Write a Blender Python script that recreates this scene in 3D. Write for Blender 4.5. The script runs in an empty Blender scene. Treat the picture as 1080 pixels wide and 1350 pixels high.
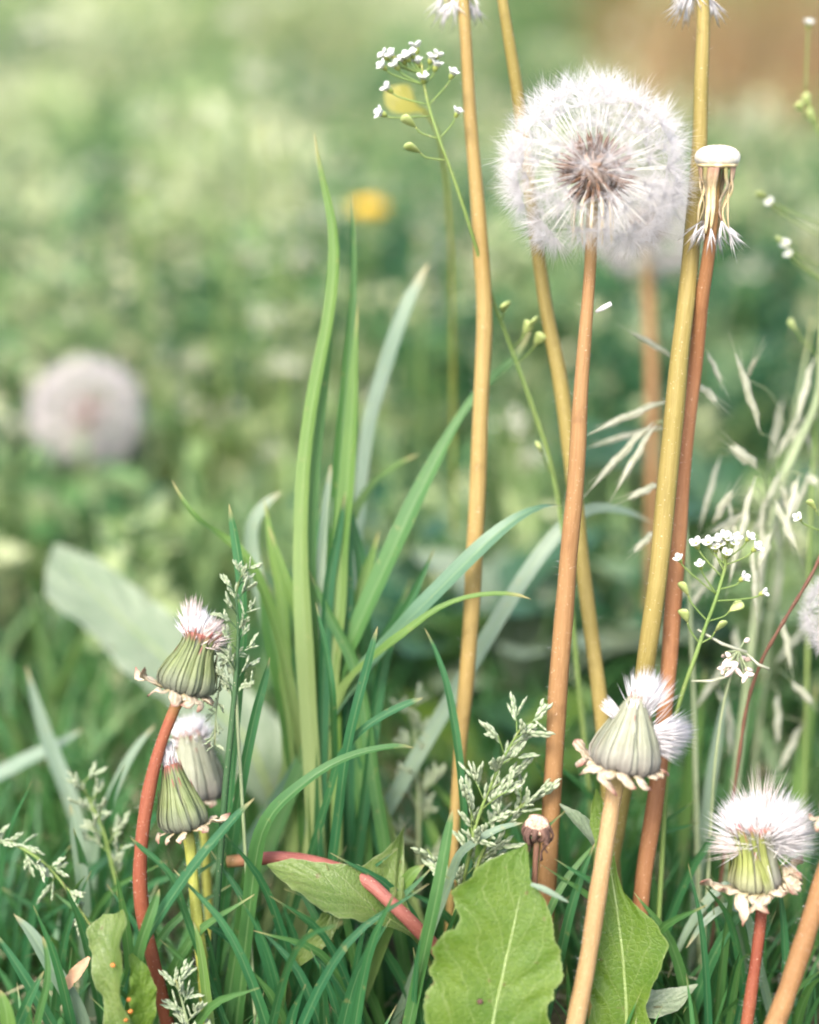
import bpy, math, random
import numpy as np
from mathutils import Vector, Matrix

random.seed(11)
rng = np.random.default_rng(11)
scene = bpy.context.scene
COL = scene.collection

# ------------------------------------------------------------------ camera
PITCH = math.radians(20.0)
CAM = Vector((0.0, 0.0, 0.29))
LENS, SENSOR = 50.0, 24.0
FOCUS, FSTOP = 0.422, 3.2
cd = bpy.data.cameras.new('camera')
cam = bpy.data.objects.new('camera', cd)
COL.objects.link(cam)
cam.location = CAM
cam.rotation_euler = (math.pi / 2 - PITCH, 0, 0)
cd.sensor_fit = 'HORIZONTAL'
cd.sensor_width = SENSOR
cd.lens = LENS
cd.clip_start = 0.01
cd.clip_end = 400.0
cd.dof.use_dof = True
cd.dof.focus_distance = FOCUS
cd.dof.aperture_fstop = FSTOP
cd.dof.aperture_blades = 0
scene.camera = cam

# ------------------------------------------------------------------ sky, sun, exposure
SUN_EL, SUN_AZ = math.radians(52), math.radians(205)   # azimuth clockwise from +Y (camera looks along +Y)
world = bpy.data.worlds.new('World')
scene.world = world
world.use_nodes = True
wn = world.node_tree
bg = wn.nodes['Background']
sky = wn.nodes.new('ShaderNodeTexSky')
sky.sky_type = 'NISHITA'
sky.sun_disc = False
sky.sun_elevation = SUN_EL
sky.sun_rotation = SUN_AZ
sky.air_density = 1.0
sky.dust_density = 3.5
sky.ozone_density = 0.6
wn.links.new(sky.outputs[0], bg.inputs[0])
bg.inputs[1].default_value = 0.15
sd = bpy.data.lights.new('sun', 'SUN')
sd.energy = 1.5
sd.angle = math.radians(20)
sd.color = (1.0, 0.95, 0.88)
sun = bpy.data.objects.new('sun', sd)
COL.objects.link(sun)
sdir = Vector((math.sin(SUN_AZ) * math.cos(SUN_EL), math.cos(SUN_AZ) * math.cos(SUN_EL), math.sin(SUN_EL)))
sun.rotation_euler = sdir.to_track_quat('Z', 'Y').to_euler()
scene.view_settings.view_transform = 'Standard'
scene.view_settings.look = 'None'
scene.view_settings.exposure = 2.22
scene.view_settings.gamma = 1.0
scene.view_settings.use_curve_mapping = False
scene.render.engine = 'CYCLES'
scene.cycles.use_denoising = True
scene.cycles.use_adaptive_sampling = False
scene.cycles.sample_clamp_indirect = 0.0
scene.cycles.pixel_filter_type = 'BLACKMAN_HARRIS'
scene.cycles.filter_width = 2.0
scene.cycles.max_bounces = 5
scene.cycles.diffuse_bounces = 3
scene.cycles.glossy_bounces = 1
scene.cycles.transmission_bounces = 3
scene.cycles.caustics_reflective = False
scene.cycles.caustics_refractive = False

# ------------------------------------------------------------------ geometry helpers
K = SENSOR / LENS / 1080.0                     # metres per photo pixel per metre of depth
RIGHT = Vector((1, 0, 0))
FWD = Vector((0, math.cos(PITCH), -math.sin(PITCH)))
UP = Vector((0, math.sin(PITCH), math.cos(PITCH)))


def P(px, py, d):
    return CAM + RIGHT * ((px - 540) * K * d) + UP * ((675 - py) * K * d) + FWD * d


def ground_y(d, z=0.0):
    return (d - (CAM.z - z) * math.sin(PITCH)) / math.cos(PITCH)


def catmull(rows, n):
    a = np.array(rows, float)
    if len(a) < 3:
        t = np.linspace(0, 1, n)[:, None]
        return a[0] * (1 - t) + a[-1] * t
    seg = np.linalg.norm(np.diff(a[:, :3], axis=0), axis=1) ** 0.5 + 1e-9
    s = np.concatenate([[0], np.cumsum(seg)])
    m = np.zeros_like(a)
    m[1:-1] = (a[2:] - a[:-2]) / (s[2:] - s[:-2])[:, None]
    m[0] = (a[1] - a[0]) / (s[1] - s[0])
    m[-1] = (a[-1] - a[-2]) / (s[-1] - s[-2])
    ts = np.linspace(0, s[-1], n)
    i = np.clip(np.searchsorted(s, ts, side='right') - 1, 0, len(a) - 2)
    h = (s[i + 1] - s[i])
    u = ((ts - s[i]) / h)[:, None]
    h = h[:, None]
    return ((2 * u**3 - 3 * u**2 + 1) * a[i] + (u**3 - 2 * u**2 + u) * h * m[i]
            + (-2 * u**3 + 3 * u**2) * a[i + 1] + (u**3 - u**2) * h * m[i + 1])


def path_px(rows, n=24, ground=True, gw=None):
    """rows (px, py, depth, width px) -> world points and radii; optionally carried on down to the soil."""
    w = [list(P(x, y, d)) + [ww * K * d] for x, y, d, ww in rows]
    if ground:
        a, b = Vector(w[-2][:3]), Vector(w[-1][:3])
        t = (b - a).normalized()
        if b.z > 0.004:
            tz = min(t.z, -0.6)
            L = (b.z + 0.004) / -tz
            hx = max(-0.5, min(0.5, t.x)); hy = max(-0.3, min(0.3, t.y))
            w.append([b.x + hx * L, b.y + hy * L, -0.004, gw * K * rows[-1][2] if gw else w[-1][3]])
    c = catmull(w, n)
    return c[:, :3], c[:, 3]


def unit(v):
    return v / (np.linalg.norm(v, axis=-1, keepdims=True) + 1e-12)


def tangents(p):
    t = np.zeros_like(p)
    t[1:-1] = p[2:] - p[:-2]
    t[0] = p[1] - p[0]
    t[-1] = p[-1] - p[-2]
    return unit(t)


class MB:
    def __init__(self):
        self.v, self.f, self.uv, self.r = [], [], [], []

    def add(self, verts, faces, uv=None, rnd=0.0):
        o = len(self.v)
        self.v.extend([tuple(x) for x in verts])
        self.f.extend([tuple(i + o for i in f) for f in faces])
        n = len(verts)
        self.uv.extend([tuple(x) for x in uv] if uv is not None else [(0.5, 0.5)] * n)
        self.r.extend([rnd] * n)
        return self

    def tube(self, pts, rad, n=10, nrm=None, flat=1.0, cap=True, rnd=0.0):
        """round or (flat < 1) strap-like tube; nrm is the thin direction."""
        p = np.asarray(pts, float)
        rad = np.broadcast_to(np.asarray(rad, float), (len(p),))
        T = tangents(p)
        if nrm is None:
            h = np.array([0.31, -0.9, 0.2])
            N = np.zeros_like(p)
            cur = h
            for i in range(len(p)):
                cur = cur - T[i] * cur.dot(T[i])
                cur = cur / (np.linalg.norm(cur) + 1e-12)
                N[i] = cur
        else:
            N = np.broadcast_to(np.asarray(nrm, float), p.shape)
            N = unit(N - T * np.sum(N * T, 1, keepdims=True))
        S = np.cross(T, N)
        a = np.linspace(0, 2 * np.pi, n, endpoint=False)
        V = (p[:, None, :] + rad[:, None, None] * (np.cos(a)[None, :, None] * S[:, None, :]
             + flat * np.sin(a)[None, :, None] * N[:, None, :])).reshape(-1, 3)
        m = len(p)
        F = []
        for i in range(m - 1):
            for j in range(n):
                k = (j + 1) % n
                F.append((i * n + j, i * n + k, (i + 1) * n + k, (i + 1) * n + j))
        if cap:
            F.append(tuple(range(n - 1, -1, -1)))
            F.append(tuple((m - 1) * n + j for j in range(n)))
        uv = [(j / n, i / (m - 1)) for i in range(m) for j in range(n)]
        return self.add(V, F, uv, rnd)

    def ribbon(self, pts, wid, nrm, fold=0.25, cols=5, rnd=0.0, twist=0.0):
        p = np.asarray(pts, float)
        wid = np.asarray(wid, float)
        T = tangents(p)
        N = np.broadcast_to(np.asarray(nrm, float), p.shape)
        N = unit(N - T * np.sum(N * T, 1, keepdims=True))
        S = np.cross(T, N)
        if twist:
            a = np.linspace(0, twist, len(p))[:, None]
            N, S = N * np.cos(a) + S * np.sin(a), S * np.cos(a) - N * np.sin(a)
        u = np.linspace(-1, 1, cols)
        V = (p[:, None, :] + (wid / 2)[:, None, None] * (u[None, :, None] * S[:, None, :]
             + fold * np.abs(u)[None, :, None] * N[:, None, :])).reshape(-1, 3)
        m = len(p)
        F = [(i * cols + j, i * cols + j + 1, (i + 1) * cols + j + 1, (i + 1) * cols + j)
             for i in range(m - 1) for j in range(cols - 1)]
        uv = [((u[j] + 1) / 2, i / (m - 1)) for i in range(m) for j in range(cols)]
        return self.add(V, F, uv, rnd)

    def lathe(self, prof, n=24, rnd=0.0):
        """prof: (r, z) from bottom to top around local z"""
        a = np.linspace(0, 2 * np.pi, n, endpoint=False)
        V = [(r * math.cos(t), r * math.sin(t), z) for r, z in prof for t in a]
        m = len(prof)
        F = [(i * n + j, i * n + (j + 1) % n, (i + 1) * n + (j + 1) % n, (i + 1) * n + j)
             for i in range(m - 1) for j in range(n)]
        F.append(tuple(range(n - 1, -1, -1)))
        F.append(tuple((m - 1) * n + j for j in range(n)))
        uv = [(j / n, i / (m - 1)) for i in range(m) for j in range(n)]
        return self.add(V, F, uv, rnd)

    def hair(self, p0, d, L, r, bend=None, rnd=0.0):
        p0 = np.asarray(p0, float)
        d = np.asarray(d, float)
        d = d / np.linalg.norm(d)
        b = np.zeros(3) if bend is None else np.asarray(bend, float)
        h = np.array([0.3, 0.5, 0.81]) if abs(d[2]) < 0.9 else np.array([1, 0, 0.0])
        s = np.cross(d, h); s /= np.linalg.norm(s)
        q = np.cross(d, s)
        ring = [s, -0.5 * s + 0.87 * q, -0.5 * s - 0.87 * q]
        V = []
        for t, rr in ((0, 1.0), (0.55, 0.8)):
            c = p0 + d * L * t + b * L * t * t
            V += [c + x * r * rr for x in ring]
        V.append(p0 + d * L + b * L)
        F = [(0, 1, 4, 3), (1, 2, 5, 4), (2, 0, 3, 5), (3, 4, 6), (4, 5, 6), (5, 3, 6)]
        return self.add(V, F, [(0.5, 0)] * 3 + [(0.5, 0.5)] * 3 + [(0.5, 1)], rnd)

    def move(self, M):
        self.v = [tuple(M @ Vector(x)) for x in self.v]
        return self

    def mesh(self, name, mat, origin=(0, 0, 0), smooth=True):
        me = bpy.data.meshes.new(name)
        v = np.asarray(self.v, float) - np.asarray(origin, float)
        me.from_pydata(v.tolist(), [], self.f)
        if smooth:
            me.polygons.foreach_set('use_smooth', [True] * len(me.polygons))
        uvl = me.uv_layers.new(name='UVMap')
        li = np.zeros(len(me.loops), np.int32)
        me.loops.foreach_get('vertex_index', li)
        uvl.data.foreach_set('uv', np.asarray(self.uv, np.float32)[li].ravel())
        at = me.attributes.new('rnd', 'FLOAT', 'POINT')
        at.data.foreach_set('value', np.asarray(self.r, np.float32))
        me.materials.append(MAT[mat])
        me.update()
        return me

    def build(self, name, mat, parent=None, smooth=True, kind=None):
        org = parent['_w'] if parent is not None else (0, 0, 0)
        o = bpy.data.objects.new(name, self.mesh(name, mat, org, smooth))
        COL.objects.link(o)
        if parent is not None:
            o.parent = parent
        o['_w'] = tuple(org)
        if kind:
            o['kind'] = kind
        return o


def thing(name, label, cat, loc, group=None):
    o = bpy.data.objects.new(name, None)
    COL.objects.link(o)
    o.empty_display_size = 0.01
    o.location = tuple(loc)
    o['_w'] = tuple(loc)
    o['label'] = label
    o['category'] = cat
    if group:
        o['group'] = group
    return o


def place(name, mesh, parent, loc, rot=None, scale=1.0):
    """an instance of a shared mesh as a part of parent (world location)"""
    o = bpy.data.objects.new(name, mesh)
    COL.objects.link(o)
    o.parent = parent
    o.location = Vector(loc) - Vector(parent['_w'])
    if rot is not None:
        o.rotation_mode = 'QUATERNION'
        o.rotation_quaternion = rot
    o.scale = (scale, scale, scale) if not hasattr(scale, '__len__') else scale
    o['_w'] = tuple(loc)
    return o


def aim(d, roll=0.0):
    q = Vector(d).normalized().to_track_quat('Z', 'Y')
    from mathutils import Quaternion
    return q @ Quaternion((0, 0, 1), roll)


# ------------------------------------------------------------------ materials
MAT = {}


def nd(nt, t, **kw):
    n = nt.nodes.new(t)
    for k, v in kw.items():
        setattr(n, k, v)
    return n


def new_mat(name):
    m = bpy.data.materials.new(name)
    m.use_nodes = True
    m.node_tree.nodes.clear()
    MAT[name] = m
    return m, m.node_tree


def mixc(nt, fac, a, b):
    n = nd(nt, 'ShaderNodeMix', data_type='RGBA')
    for s, x in ((n.inputs[0], fac), (n.inputs[6], a), (n.inputs[7], b)):
        if isinstance(x, (int, float)):
            s.default_value = x
        elif isinstance(x, tuple):
            s.default_value = (*x, 1) if len(x) == 3 else x
        else:
            nt.links.new(x, s)
    return n.outputs[2]


def maprange(nt, x, a, b, c=0.0, d=1.0):
    n = nd(nt, 'ShaderNodeMapRange')
    nt.links.new(x, n.inputs[0])
    for i, v in enumerate((a, b, c, d)):
        n.inputs[i + 1].default_value = v
    return n.outputs[0]


def math_(nt, op, a, b=None):
    n = nd(nt, 'ShaderNodeMath', operation=op)
    for s, x in zip(n.inputs, (a, b)):
        if x is None:
            continue
        if isinstance(x, (int, float)):
            s.default_value = x
        else:
            nt.links.new(x, s)
    return n.outputs[0]


def noise(nt, scale, detail=3.0, coord=None):
    n = nd(nt, 'ShaderNodeTexNoise')
    n.inputs['Scale'].default_value = scale
    n.inputs['Detail'].default_value = detail
    if coord is None:
        coord = nd(nt, 'ShaderNodeNewGeometry').outputs['Position']
    nt.links.new(coord, n.inputs['Vector'])
    return n.outputs['Fac']


def surface(nt, color, rough, trans=0.0, tcol=None, spec=0.5, bump=None, bstr=0.3, bdist=0.0005, sss=0.0):
    pb = nd(nt, 'ShaderNodeBsdfPrincipled')
    nt.links.new(color, pb.inputs['Base Color'])
    pb.inputs['Roughness'].default_value = rough
    pb.inputs['Specular IOR Level'].default_value = spec
    if sss:
        pb.inputs['Subsurface Weight'].default_value = sss
        pb.inputs['Subsurface Radius'].default_value = (1, 0.6, 0.3)
        pb.inputs['Subsurface Scale'].default_value = 0.0012
    if bump is not None:
        b = nd(nt, 'ShaderNodeBump')
        b.inputs['Strength'].default_value = bstr
        b.inputs['Distance'].default_value = bdist
        nt.links.new(bump, b.inputs['Height'])
        nt.links.new(b.outputs[0], pb.inputs['Normal'])
    out = nd(nt, 'ShaderNodeOutputMaterial')
    if trans > 0:
        tr = nd(nt, 'ShaderNodeBsdfTranslucent')
        nt.links.new(tcol if tcol is not None else color, tr.inputs['Color'])
        mx = nd(nt, 'ShaderNodeMixShader')
        mx.inputs[0].default_value = trans
        nt.links.new(pb.outputs[0], mx.inputs[1])
        nt.links.new(tr.outputs[0], mx.inputs[2])
        nt.links.new(mx.outputs[0], out.inputs[0])
    else:
        nt.links.new(pb.outputs[0], out.inputs[0])


def rnd_value(nt):
    oi = nd(nt, 'ShaderNodeObjectInfo')
    at = nd(nt, 'ShaderNodeAttribute', attribute_name='rnd')
    return math_(nt, 'FRACT', math_(nt, 'ADD', oi.outputs['Random'], at.outputs['Fac']))


def uv_xy(nt):
    u = nd(nt, 'ShaderNodeUVMap', uv_map='UVMap')
    s = nd(nt, 'ShaderNodeSeparateXYZ')
    nt.links.new(u.outputs[0], s.inputs[0])
    return s.outputs[0], s.outputs[1]


def blade_mat(name, c0, c1, dry=(0.30, 0.24, 0.11), dry_from=0.93, rough=0.42, trans=0.38, spec=0.45, base=None, far=False):
    m, nt = new_mat(name)
    r = nd(nt, 'ShaderNodeAttribute', attribute_name='rnd').outputs['Fac'] if far else rnd_value(nt)
    x, y = uv_xy(nt)
    c = mixc(nt, r, c0, c1)
    n = noise(nt, 60.0)
    c = mixc(nt, maprange(nt, n, 0.35, 0.75, 0.0, 0.35), c, (c1[0] * 1.5, c1[1] * 1.25, c1[2] * 1.2))
    # parallel veins and a paler midrib
    w = math_(nt, 'SINE', math_(nt, 'MULTIPLY', x, 75.0))
    c = mixc(nt, maprange(nt, w, 0.2, 1.0, 0.0, 0.22), c, (c1[0] * 1.9, c1[1] * 1.6, c1[2] * 1.9))
    if not far:
        sk = nd(nt, 'ShaderNodeTexNoise')
        cb = nd(nt, 'ShaderNodeCombineXYZ')
        nt.links.new(math_(nt, 'MULTIPLY', x, 14.0), cb.inputs[0])
        nt.links.new(math_(nt, 'MULTIPLY', y, 5.0), cb.inputs[1])
        nt.links.new(math_(nt, 'MULTIPLY', r, 50.0), cb.inputs[2])
        nt.links.new(cb.outputs[0], sk.inputs['Vector'])
        sk.inputs['Scale'].default_value = 1.0
        c = mixc(nt, maprange(nt, sk.outputs['Fac'], 0.4, 0.7, 0.0, 0.5), c, (c0[0] * 0.6, c0[1] * 0.62, c0[2] * 0.7))
        c = mixc(nt, maprange(nt, noise(nt, 420.0, 2.0), 0.66, 0.74, 0.0, 0.5), c, (0.20, 0.19, 0.07))
    mid = math_(nt, 'ABSOLUTE', math_(nt, 'SUBTRACT', x, 0.5))
    c = mixc(nt, maprange(nt, mid, 0.0, 0.05, 0.45, 0.0), c, (0.22, 0.30, 0.13))
    if base:
        c = mixc(nt, maprange(nt, y, 0.45, 0.9, 0.0, 0.9), c, base)    # y runs tip (0) to base (1)
    tipy = math_(nt, 'ADD', math_(nt, 'SUBTRACT', 1.0, y), math_(nt, 'MULTIPLY', math_(nt, 'SUBTRACT', n, 0.5), 0.12))
    c = mixc(nt, maprange(nt, tipy, dry_from, 1.0, 0.0, 0.85), c, dry)
    surface(nt, c, rough, trans, mixc(nt, 0.4, c, (0.22, 0.36, 0.03)), spec, None if far else w, 0.25, 0.0002)
    return m


blade_mat('blade_deep', (0.012, 0.075, 0.030), (0.028, 0.110, 0.036), spec=0.3)
blade_mat('blade_mid', (0.030, 0.100, 0.028), (0.060, 0.145, 0.036), spec=0.35)
blade_mat('blade_blue', (0.060, 0.135, 0.075), (0.085, 0.165, 0.090), spec=0.5, rough=0.35)
blade_mat('blade_fresh', (0.060, 0.135, 0.024), (0.100, 0.180, 0.036), base=(0.22, 0.27, 0.11), spec=0.4)
blade_mat('blade_silver', (0.105, 0.175, 0.105), (0.165, 0.225, 0.155), rough=0.35, spec=0.6)
blade_mat('turf', (0.010, 0.070, 0.028), (0.050, 0.150, 0.042), dry_from=0.9, far=True, spec=0.3)
blade_mat('meadow', (0.030, 0.110, 0.026), (0.240, 0.320, 0.085), dry=(0.45, 0.40, 0.27), dry_from=0.75, trans=0.35, far=True)
blade_mat('meadow_near', (0.014, 0.080, 0.030), (0.150, 0.235, 0.085), dry=(0.40, 0.37, 0.24), dry_from=0.85, trans=0.35, far=True, spec=0.35)
blade_mat('straw', (0.40, 0.34, 0.19), (0.55, 0.50, 0.34), rough=0.6, trans=0.25, far=True)
blade_mat('russet', (0.085, 0.040, 0.014), (0.20, 0.125, 0.045), rough=0.6, trans=0.2, far=True)
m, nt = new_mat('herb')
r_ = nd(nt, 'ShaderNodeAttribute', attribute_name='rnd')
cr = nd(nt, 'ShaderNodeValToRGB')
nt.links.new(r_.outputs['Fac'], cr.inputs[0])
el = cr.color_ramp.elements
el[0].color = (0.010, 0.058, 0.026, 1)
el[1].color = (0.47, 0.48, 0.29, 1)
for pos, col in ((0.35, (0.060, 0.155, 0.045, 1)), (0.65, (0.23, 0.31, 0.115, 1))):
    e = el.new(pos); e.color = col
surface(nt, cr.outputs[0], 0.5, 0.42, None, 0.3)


def leaf_mat(name, c0, c1, rim, trans=0.35, rough=0.4, spec=0.45, veins=True):
    m, nt = new_mat(name)
    x, y = uv_xy(nt)
    n = noise(nt, 90.0, 4.0)
    c = mixc(nt, maprange(nt, n, 0.3, 0.7), c0, c1)
    ax = math_(nt, 'ABSOLUTE', math_(nt, 'SUBTRACT', x, 0.5))
    ph = math_(nt, 'ADD', math_(nt, 'MULTIPLY', y, 44.0), math_(nt, 'MULTIPLY', ax, 30.0))
    ph = math_(nt, 'ADD', ph, math_(nt, 'MULTIPLY', n, 7.0))
    v = math_(nt, 'SINE', ph)
    n2 = noise(nt, 1100.0, 4.0)
    vo = nd(nt, 'ShaderNodeTexVoronoi', feature='DISTANCE_TO_EDGE')
    vo.inputs['Scale'].default_value = 760.0
    nt.links.new(nd(nt, 'ShaderNodeNewGeometry').outputs['Position'], vo.inputs['Vector'])
    cell = maprange(nt, vo.outputs['Distance'], 0.0, 0.14, 0.0, 1.0)
    if veins:
        c = mixc(nt, maprange(nt, v, 0.95, 1.0, 0.0, 0.35), c, rim)
        c = mixc(nt, maprange(nt, cell, 0.0, 0.8, 0.16, 0.0), c, rim)
    c = mixc(nt, maprange(nt, n2, 0.5, 0.75, 0.0, 0.5), c, (c0[0] * 0.55, c0[1] * 0.65, c0[2] * 0.6))
    c = mixc(nt, maprange(nt, ax, 0.47, 0.5, 0.0, 0.6), c, rim)
    dirt = noise(nt, 330.0, 2.0)
    c = mixc(nt, maprange(nt, dirt, 0.69, 0.73, 0.0, 0.7), c, (0.10, 0.075, 0.03))
    h = math_(nt, 'ADD', math_(nt, 'MULTIPLY', cell, 0.7), math_(nt, 'ADD', math_(nt, 'MULTIPLY', v, -0.35), n2))
    surface(nt, c, rough, trans, mixc(nt, 0.35, c, (0.25, 0.36, 0.02)), spec, h, 0.32, 0.0006)


leaf_mat('leaf_bright', (0.050, 0.104, 0.009), (0.086, 0.140, 0.016), (0.17, 0.215, 0.075), spec=0.25, rough=0.5)
leaf_mat('leaf_dull', (0.070, 0.120, 0.026), (0.120, 0.165, 0.045), (0.23, 0.25, 0.13), spec=0.25)
leaf_mat('leaf_pale_sheen', (0.135, 0.185, 0.105), (0.195, 0.235, 0.150), (0.34, 0.36, 0.29), rough=0.45)  # paleness paints the sky's reflection on the big slanting leaf into the colour
leaf_mat('leaf_yellow', (0.20, 0.185, 0.022), (0.27, 0.24, 0.04), (0.3, 0.28, 0.1))
leaf_mat('leaf_midrib', (0.19, 0.26, 0.08), (0.24, 0.30, 0.10), (0.3, 0.32, 0.15), veins=False)
leaf_mat('leaf_gap_shade', (0.018, 0.065, 0.03), (0.04, 0.10, 0.04), (0.08, 0.14, 0.06))  # leaf colour darkened to paint the shade in gaps between plants
leaf_mat('leaf_background', (0.09, 0.16, 0.06), (0.17, 0.23, 0.10), (0.3, 0.33, 0.2))


def stem_mat(name, c0, c1, spots=(0.62, 0.50, 0.36), rough=0.58, sss=0.0):
    m, nt = new_mat(name)
    x, y = uv_xy(nt)
    n = noise(nt, 38.0, 3.0)
    c = mixc(nt, maprange(nt, n, 0.35, 0.68), c0, c1)
    st = nd(nt, 'ShaderNodeTexNoise')
    mp = nd(nt, 'ShaderNodeCombineXYZ')
    nt.links.new(math_(nt, 'MULTIPLY', x, 22.0), mp.inputs[0])
    nt.links.new(math_(nt, 'MULTIPLY', y, 14.0), mp.inputs[1])
    nt.links.new(mp.outputs[0], st.inputs['Vector'])
    st.inputs['Scale'].default_value = 1.0
    c = mixc(nt, maprange(nt, st.outputs['Fac'], 0.45, 0.7, 0.0, 0.45), c, (c0[0] * 0.72, c0[1] * 0.66, c0[2] * 0.6))
    fine = nd(nt, 'ShaderNodeTexNoise')
    mp2 = nd(nt, 'ShaderNodeCombineXYZ')
    nt.links.new(math_(nt, 'MULTIPLY', x, 60.0), mp2.inputs[0])
    nt.links.new(math_(nt, 'MULTIPLY', y, 60.0), mp2.inputs[1])
    nt.links.new(mp2.outputs[0], fine.inputs['Vector'])
    fine.inputs['Scale'].default_value = 1.0
    c = mixc(nt, maprange(nt, fine.outputs['Fac'], 0.5, 0.75, 0.0, 0.4), c, (c1[0] * 1.3, c1[1] * 1.35, c1[2] * 1.5))
    blot = noise(nt, 160.0, 4.0)
    c = mixc(nt, maprange(nt, blot, 0.60, 0.72, 0.0, 0.35), c, (c0[0] * 0.55, c0[1] * 0.5, c0[2] * 0.5))
    c = mixc(nt, maprange(nt, y, 0.0, 0.10, 0.55, 0.0), c, (0.24, 0.215, 0.06))
    sp = noise(nt, 2200.0, 1.0)
    c = mixc(nt, maprange(nt, sp, 0.72, 0.77, 0.0, 0.7), c, spots)
    surface(nt, c, rough, 0.22, None, 0.22, math_(nt, 'ADD', st.outputs['Fac'], math_(nt, 'MULTIPLY', sp, 0.4)), 0.35, 0.0004)


stem_mat('stem_orange', (0.216, 0.113, 0.046), (0.264, 0.151, 0.062))
stem_mat('stem_gold', (0.238, 0.163, 0.053), (0.273, 0.198, 0.070))
stem_mat('stem_olive', (0.189, 0.150, 0.039), (0.246, 0.189, 0.060))
stem_mat('stem_rust', (0.224, 0.095, 0.040), (0.264, 0.128, 0.055))
stem_mat('stem_tan', (0.282, 0.180, 0.081), (0.326, 0.220, 0.106))
stem_mat('stem_red', (0.176, 0.046, 0.025), (0.229, 0.079, 0.037))
stem_mat('stem_pink', (0.198, 0.060, 0.048), (0.238, 0.092, 0.069))
stem_mat('stem_yellowgreen', (0.238, 0.255, 0.048), (0.290, 0.290, 0.066))
stem_mat('stem_green', (0.12, 0.19, 0.05), (0.18, 0.24, 0.07))
stem_mat('stem_darkgreen', (0.03, 0.075, 0.03), (0.05, 0.10, 0.04))
stem_mat('stem_brown', (0.09, 0.045, 0.03), (0.16, 0.08, 0.05))
stem_mat('stem_pale', (0.19, 0.24, 0.12), (0.26, 0.30, 0.17))


def simple(name, c0, c1, rough=0.6, trans=0.0, scale=200.0, spec=0.3, tip=None, tip_at=(0.8, 1.0), base=None):
    m, nt = new_mat(name)
    n = noise(nt, scale, 3.0)
    c = mixc(nt, maprange(nt, n, 0.3, 0.7), c0, c1)
    x, y = uv_xy(nt)
    if name.startswith(('bract', 'pappus_pink')):
        oi = nd(nt, 'ShaderNodeObjectInfo')
        c = mixc(nt, maprange(nt, oi.outputs['Random'], 0.0, 1.0, 0.0, 0.55), c, (c0[0] * 0.55, c0[1] * 0.52, c0[2] * 0.5))
        sx = math_(nt, 'SINE', math_(nt, 'ADD', math_(nt, 'MULTIPLY', x, 50.0), math_(nt, 'MULTIPLY', n, 5.0)))
        c = mixc(nt, maprange(nt, sx, 0.1, 1.0, 0.0, 0.45), c, (min(.9, c1[0] * 1.35), min(.9, c1[1] * 1.3), min(.9, c1[2] * 1.35)))
    if base:
        c = mixc(nt, maprange(nt, y, 0.0, 0.45, 1.0, 0.0), c, base)
    if tip:
        c = mixc(nt, maprange(nt, math_(nt, 'ADD', y, math_(nt, 'MULTIPLY', n, 0.08)), tip_at[0], tip_at[1]), c, tip)
    surface(nt, c, rough, trans, None, spec, n, 0.4, 0.0004)


simple('pappus_white', (0.72, 0.695, 0.69), (0.77, 0.745, 0.74), 0.5, 0.52, 300)
simple('pappus_far', (0.60, 0.55, 0.535), (0.66, 0.615, 0.60), 0.6, 0.4, 300)
simple('pappus_pinkish', (0.58, 0.46, 0.41), (0.70, 0.62, 0.57), 0.6, 0.4, 500)
simple('achene', (0.10, 0.05, 0.028), (0.19, 0.11, 0.065), 0.7, 0.0, 900, tip=(0.70, 0.67, 0.60), tip_at=(0.40, 0.48))
simple('achene_core', (0.15, 0.09, 0.06), (0.34, 0.24, 0.17), 0.8, 0.0, 1400)
simple('receptacle', (0.40, 0.36, 0.29), (0.56, 0.52, 0.44), 0.75, 0.0, 900)
simple('bract_green', (0.085, 0.115, 0.036), (0.14, 0.165, 0.07), 0.55, 0.1, 350, tip=(0.19, 0.055, 0.05), tip_at=(0.86, 0.98), base=(0.11, 0.112, 0.098))
simple('bract_grey', (0.155, 0.165, 0.105), (0.225, 0.235, 0.165), 0.6, 0.1, 350, tip=(0.22, 0.085, 0.06), tip_at=(0.93, 1.02), base=(0.15, 0.13, 0.125))
simple('bract_olive', (0.135, 0.165, 0.032), (0.20, 0.22, 0.065), 0.6, 0.15, 350, tip=(0.20, 0.06, 0.06), tip_at=(0.86, 0.98), base=(0.20, 0.19, 0.14))
simple('bract_cream', (0.29, 0.225, 0.145), (0.44, 0.39, 0.28), 0.65, 0.2, 900, tip=(0.20, 0.085, 0.06), tip_at=(0.82, 1.03), base=(0.24, 0.22, 0.07))
simple('bract_straw', (0.42, 0.33, 0.14), (0.62, 0.52, 0.34), 0.65, 0.1, 500, base=(0.22, 0.12, 0.09))
simple('bract_dead', (0.045, 0.024, 0.018), (0.12, 0.065, 0.045), 0.8, 0.0, 500)
simple('dead_disc', (0.16, 0.08, 0.05), (0.50, 0.36, 0.26), 0.8, 0.0, 2200)
simple('petal_white', (0.468, 0.477, 0.423), (0.594, 0.594, 0.549), 0.5, 0.3, 500)
simple('petal_cream', (0.50, 0.50, 0.36), (0.66, 0.65, 0.52), 0.6, 0.3, 300)
simple('petal_yellow', (0.80, 0.50, 0.03), (0.85, 0.60, 0.05), 0.5, 0.3, 500)
simple('petal_blush', (0.70, 0.52, 0.45), (0.78, 0.66, 0.58), 0.6, 0.2, 500)
simple('calyx', (0.22, 0.27, 0.06), (0.32, 0.36, 0.10), 0.5, 0.2, 500)
simple('spikelet_pale', (0.212, 0.264, 0.153), (0.340, 0.374, 0.255), 0.5, 0.3, 700, base=(0.16, 0.24, 0.11))
simple('spikelet_straw', (0.281, 0.297, 0.196), (0.399, 0.399, 0.306), 0.5, 0.35, 500)
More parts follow.
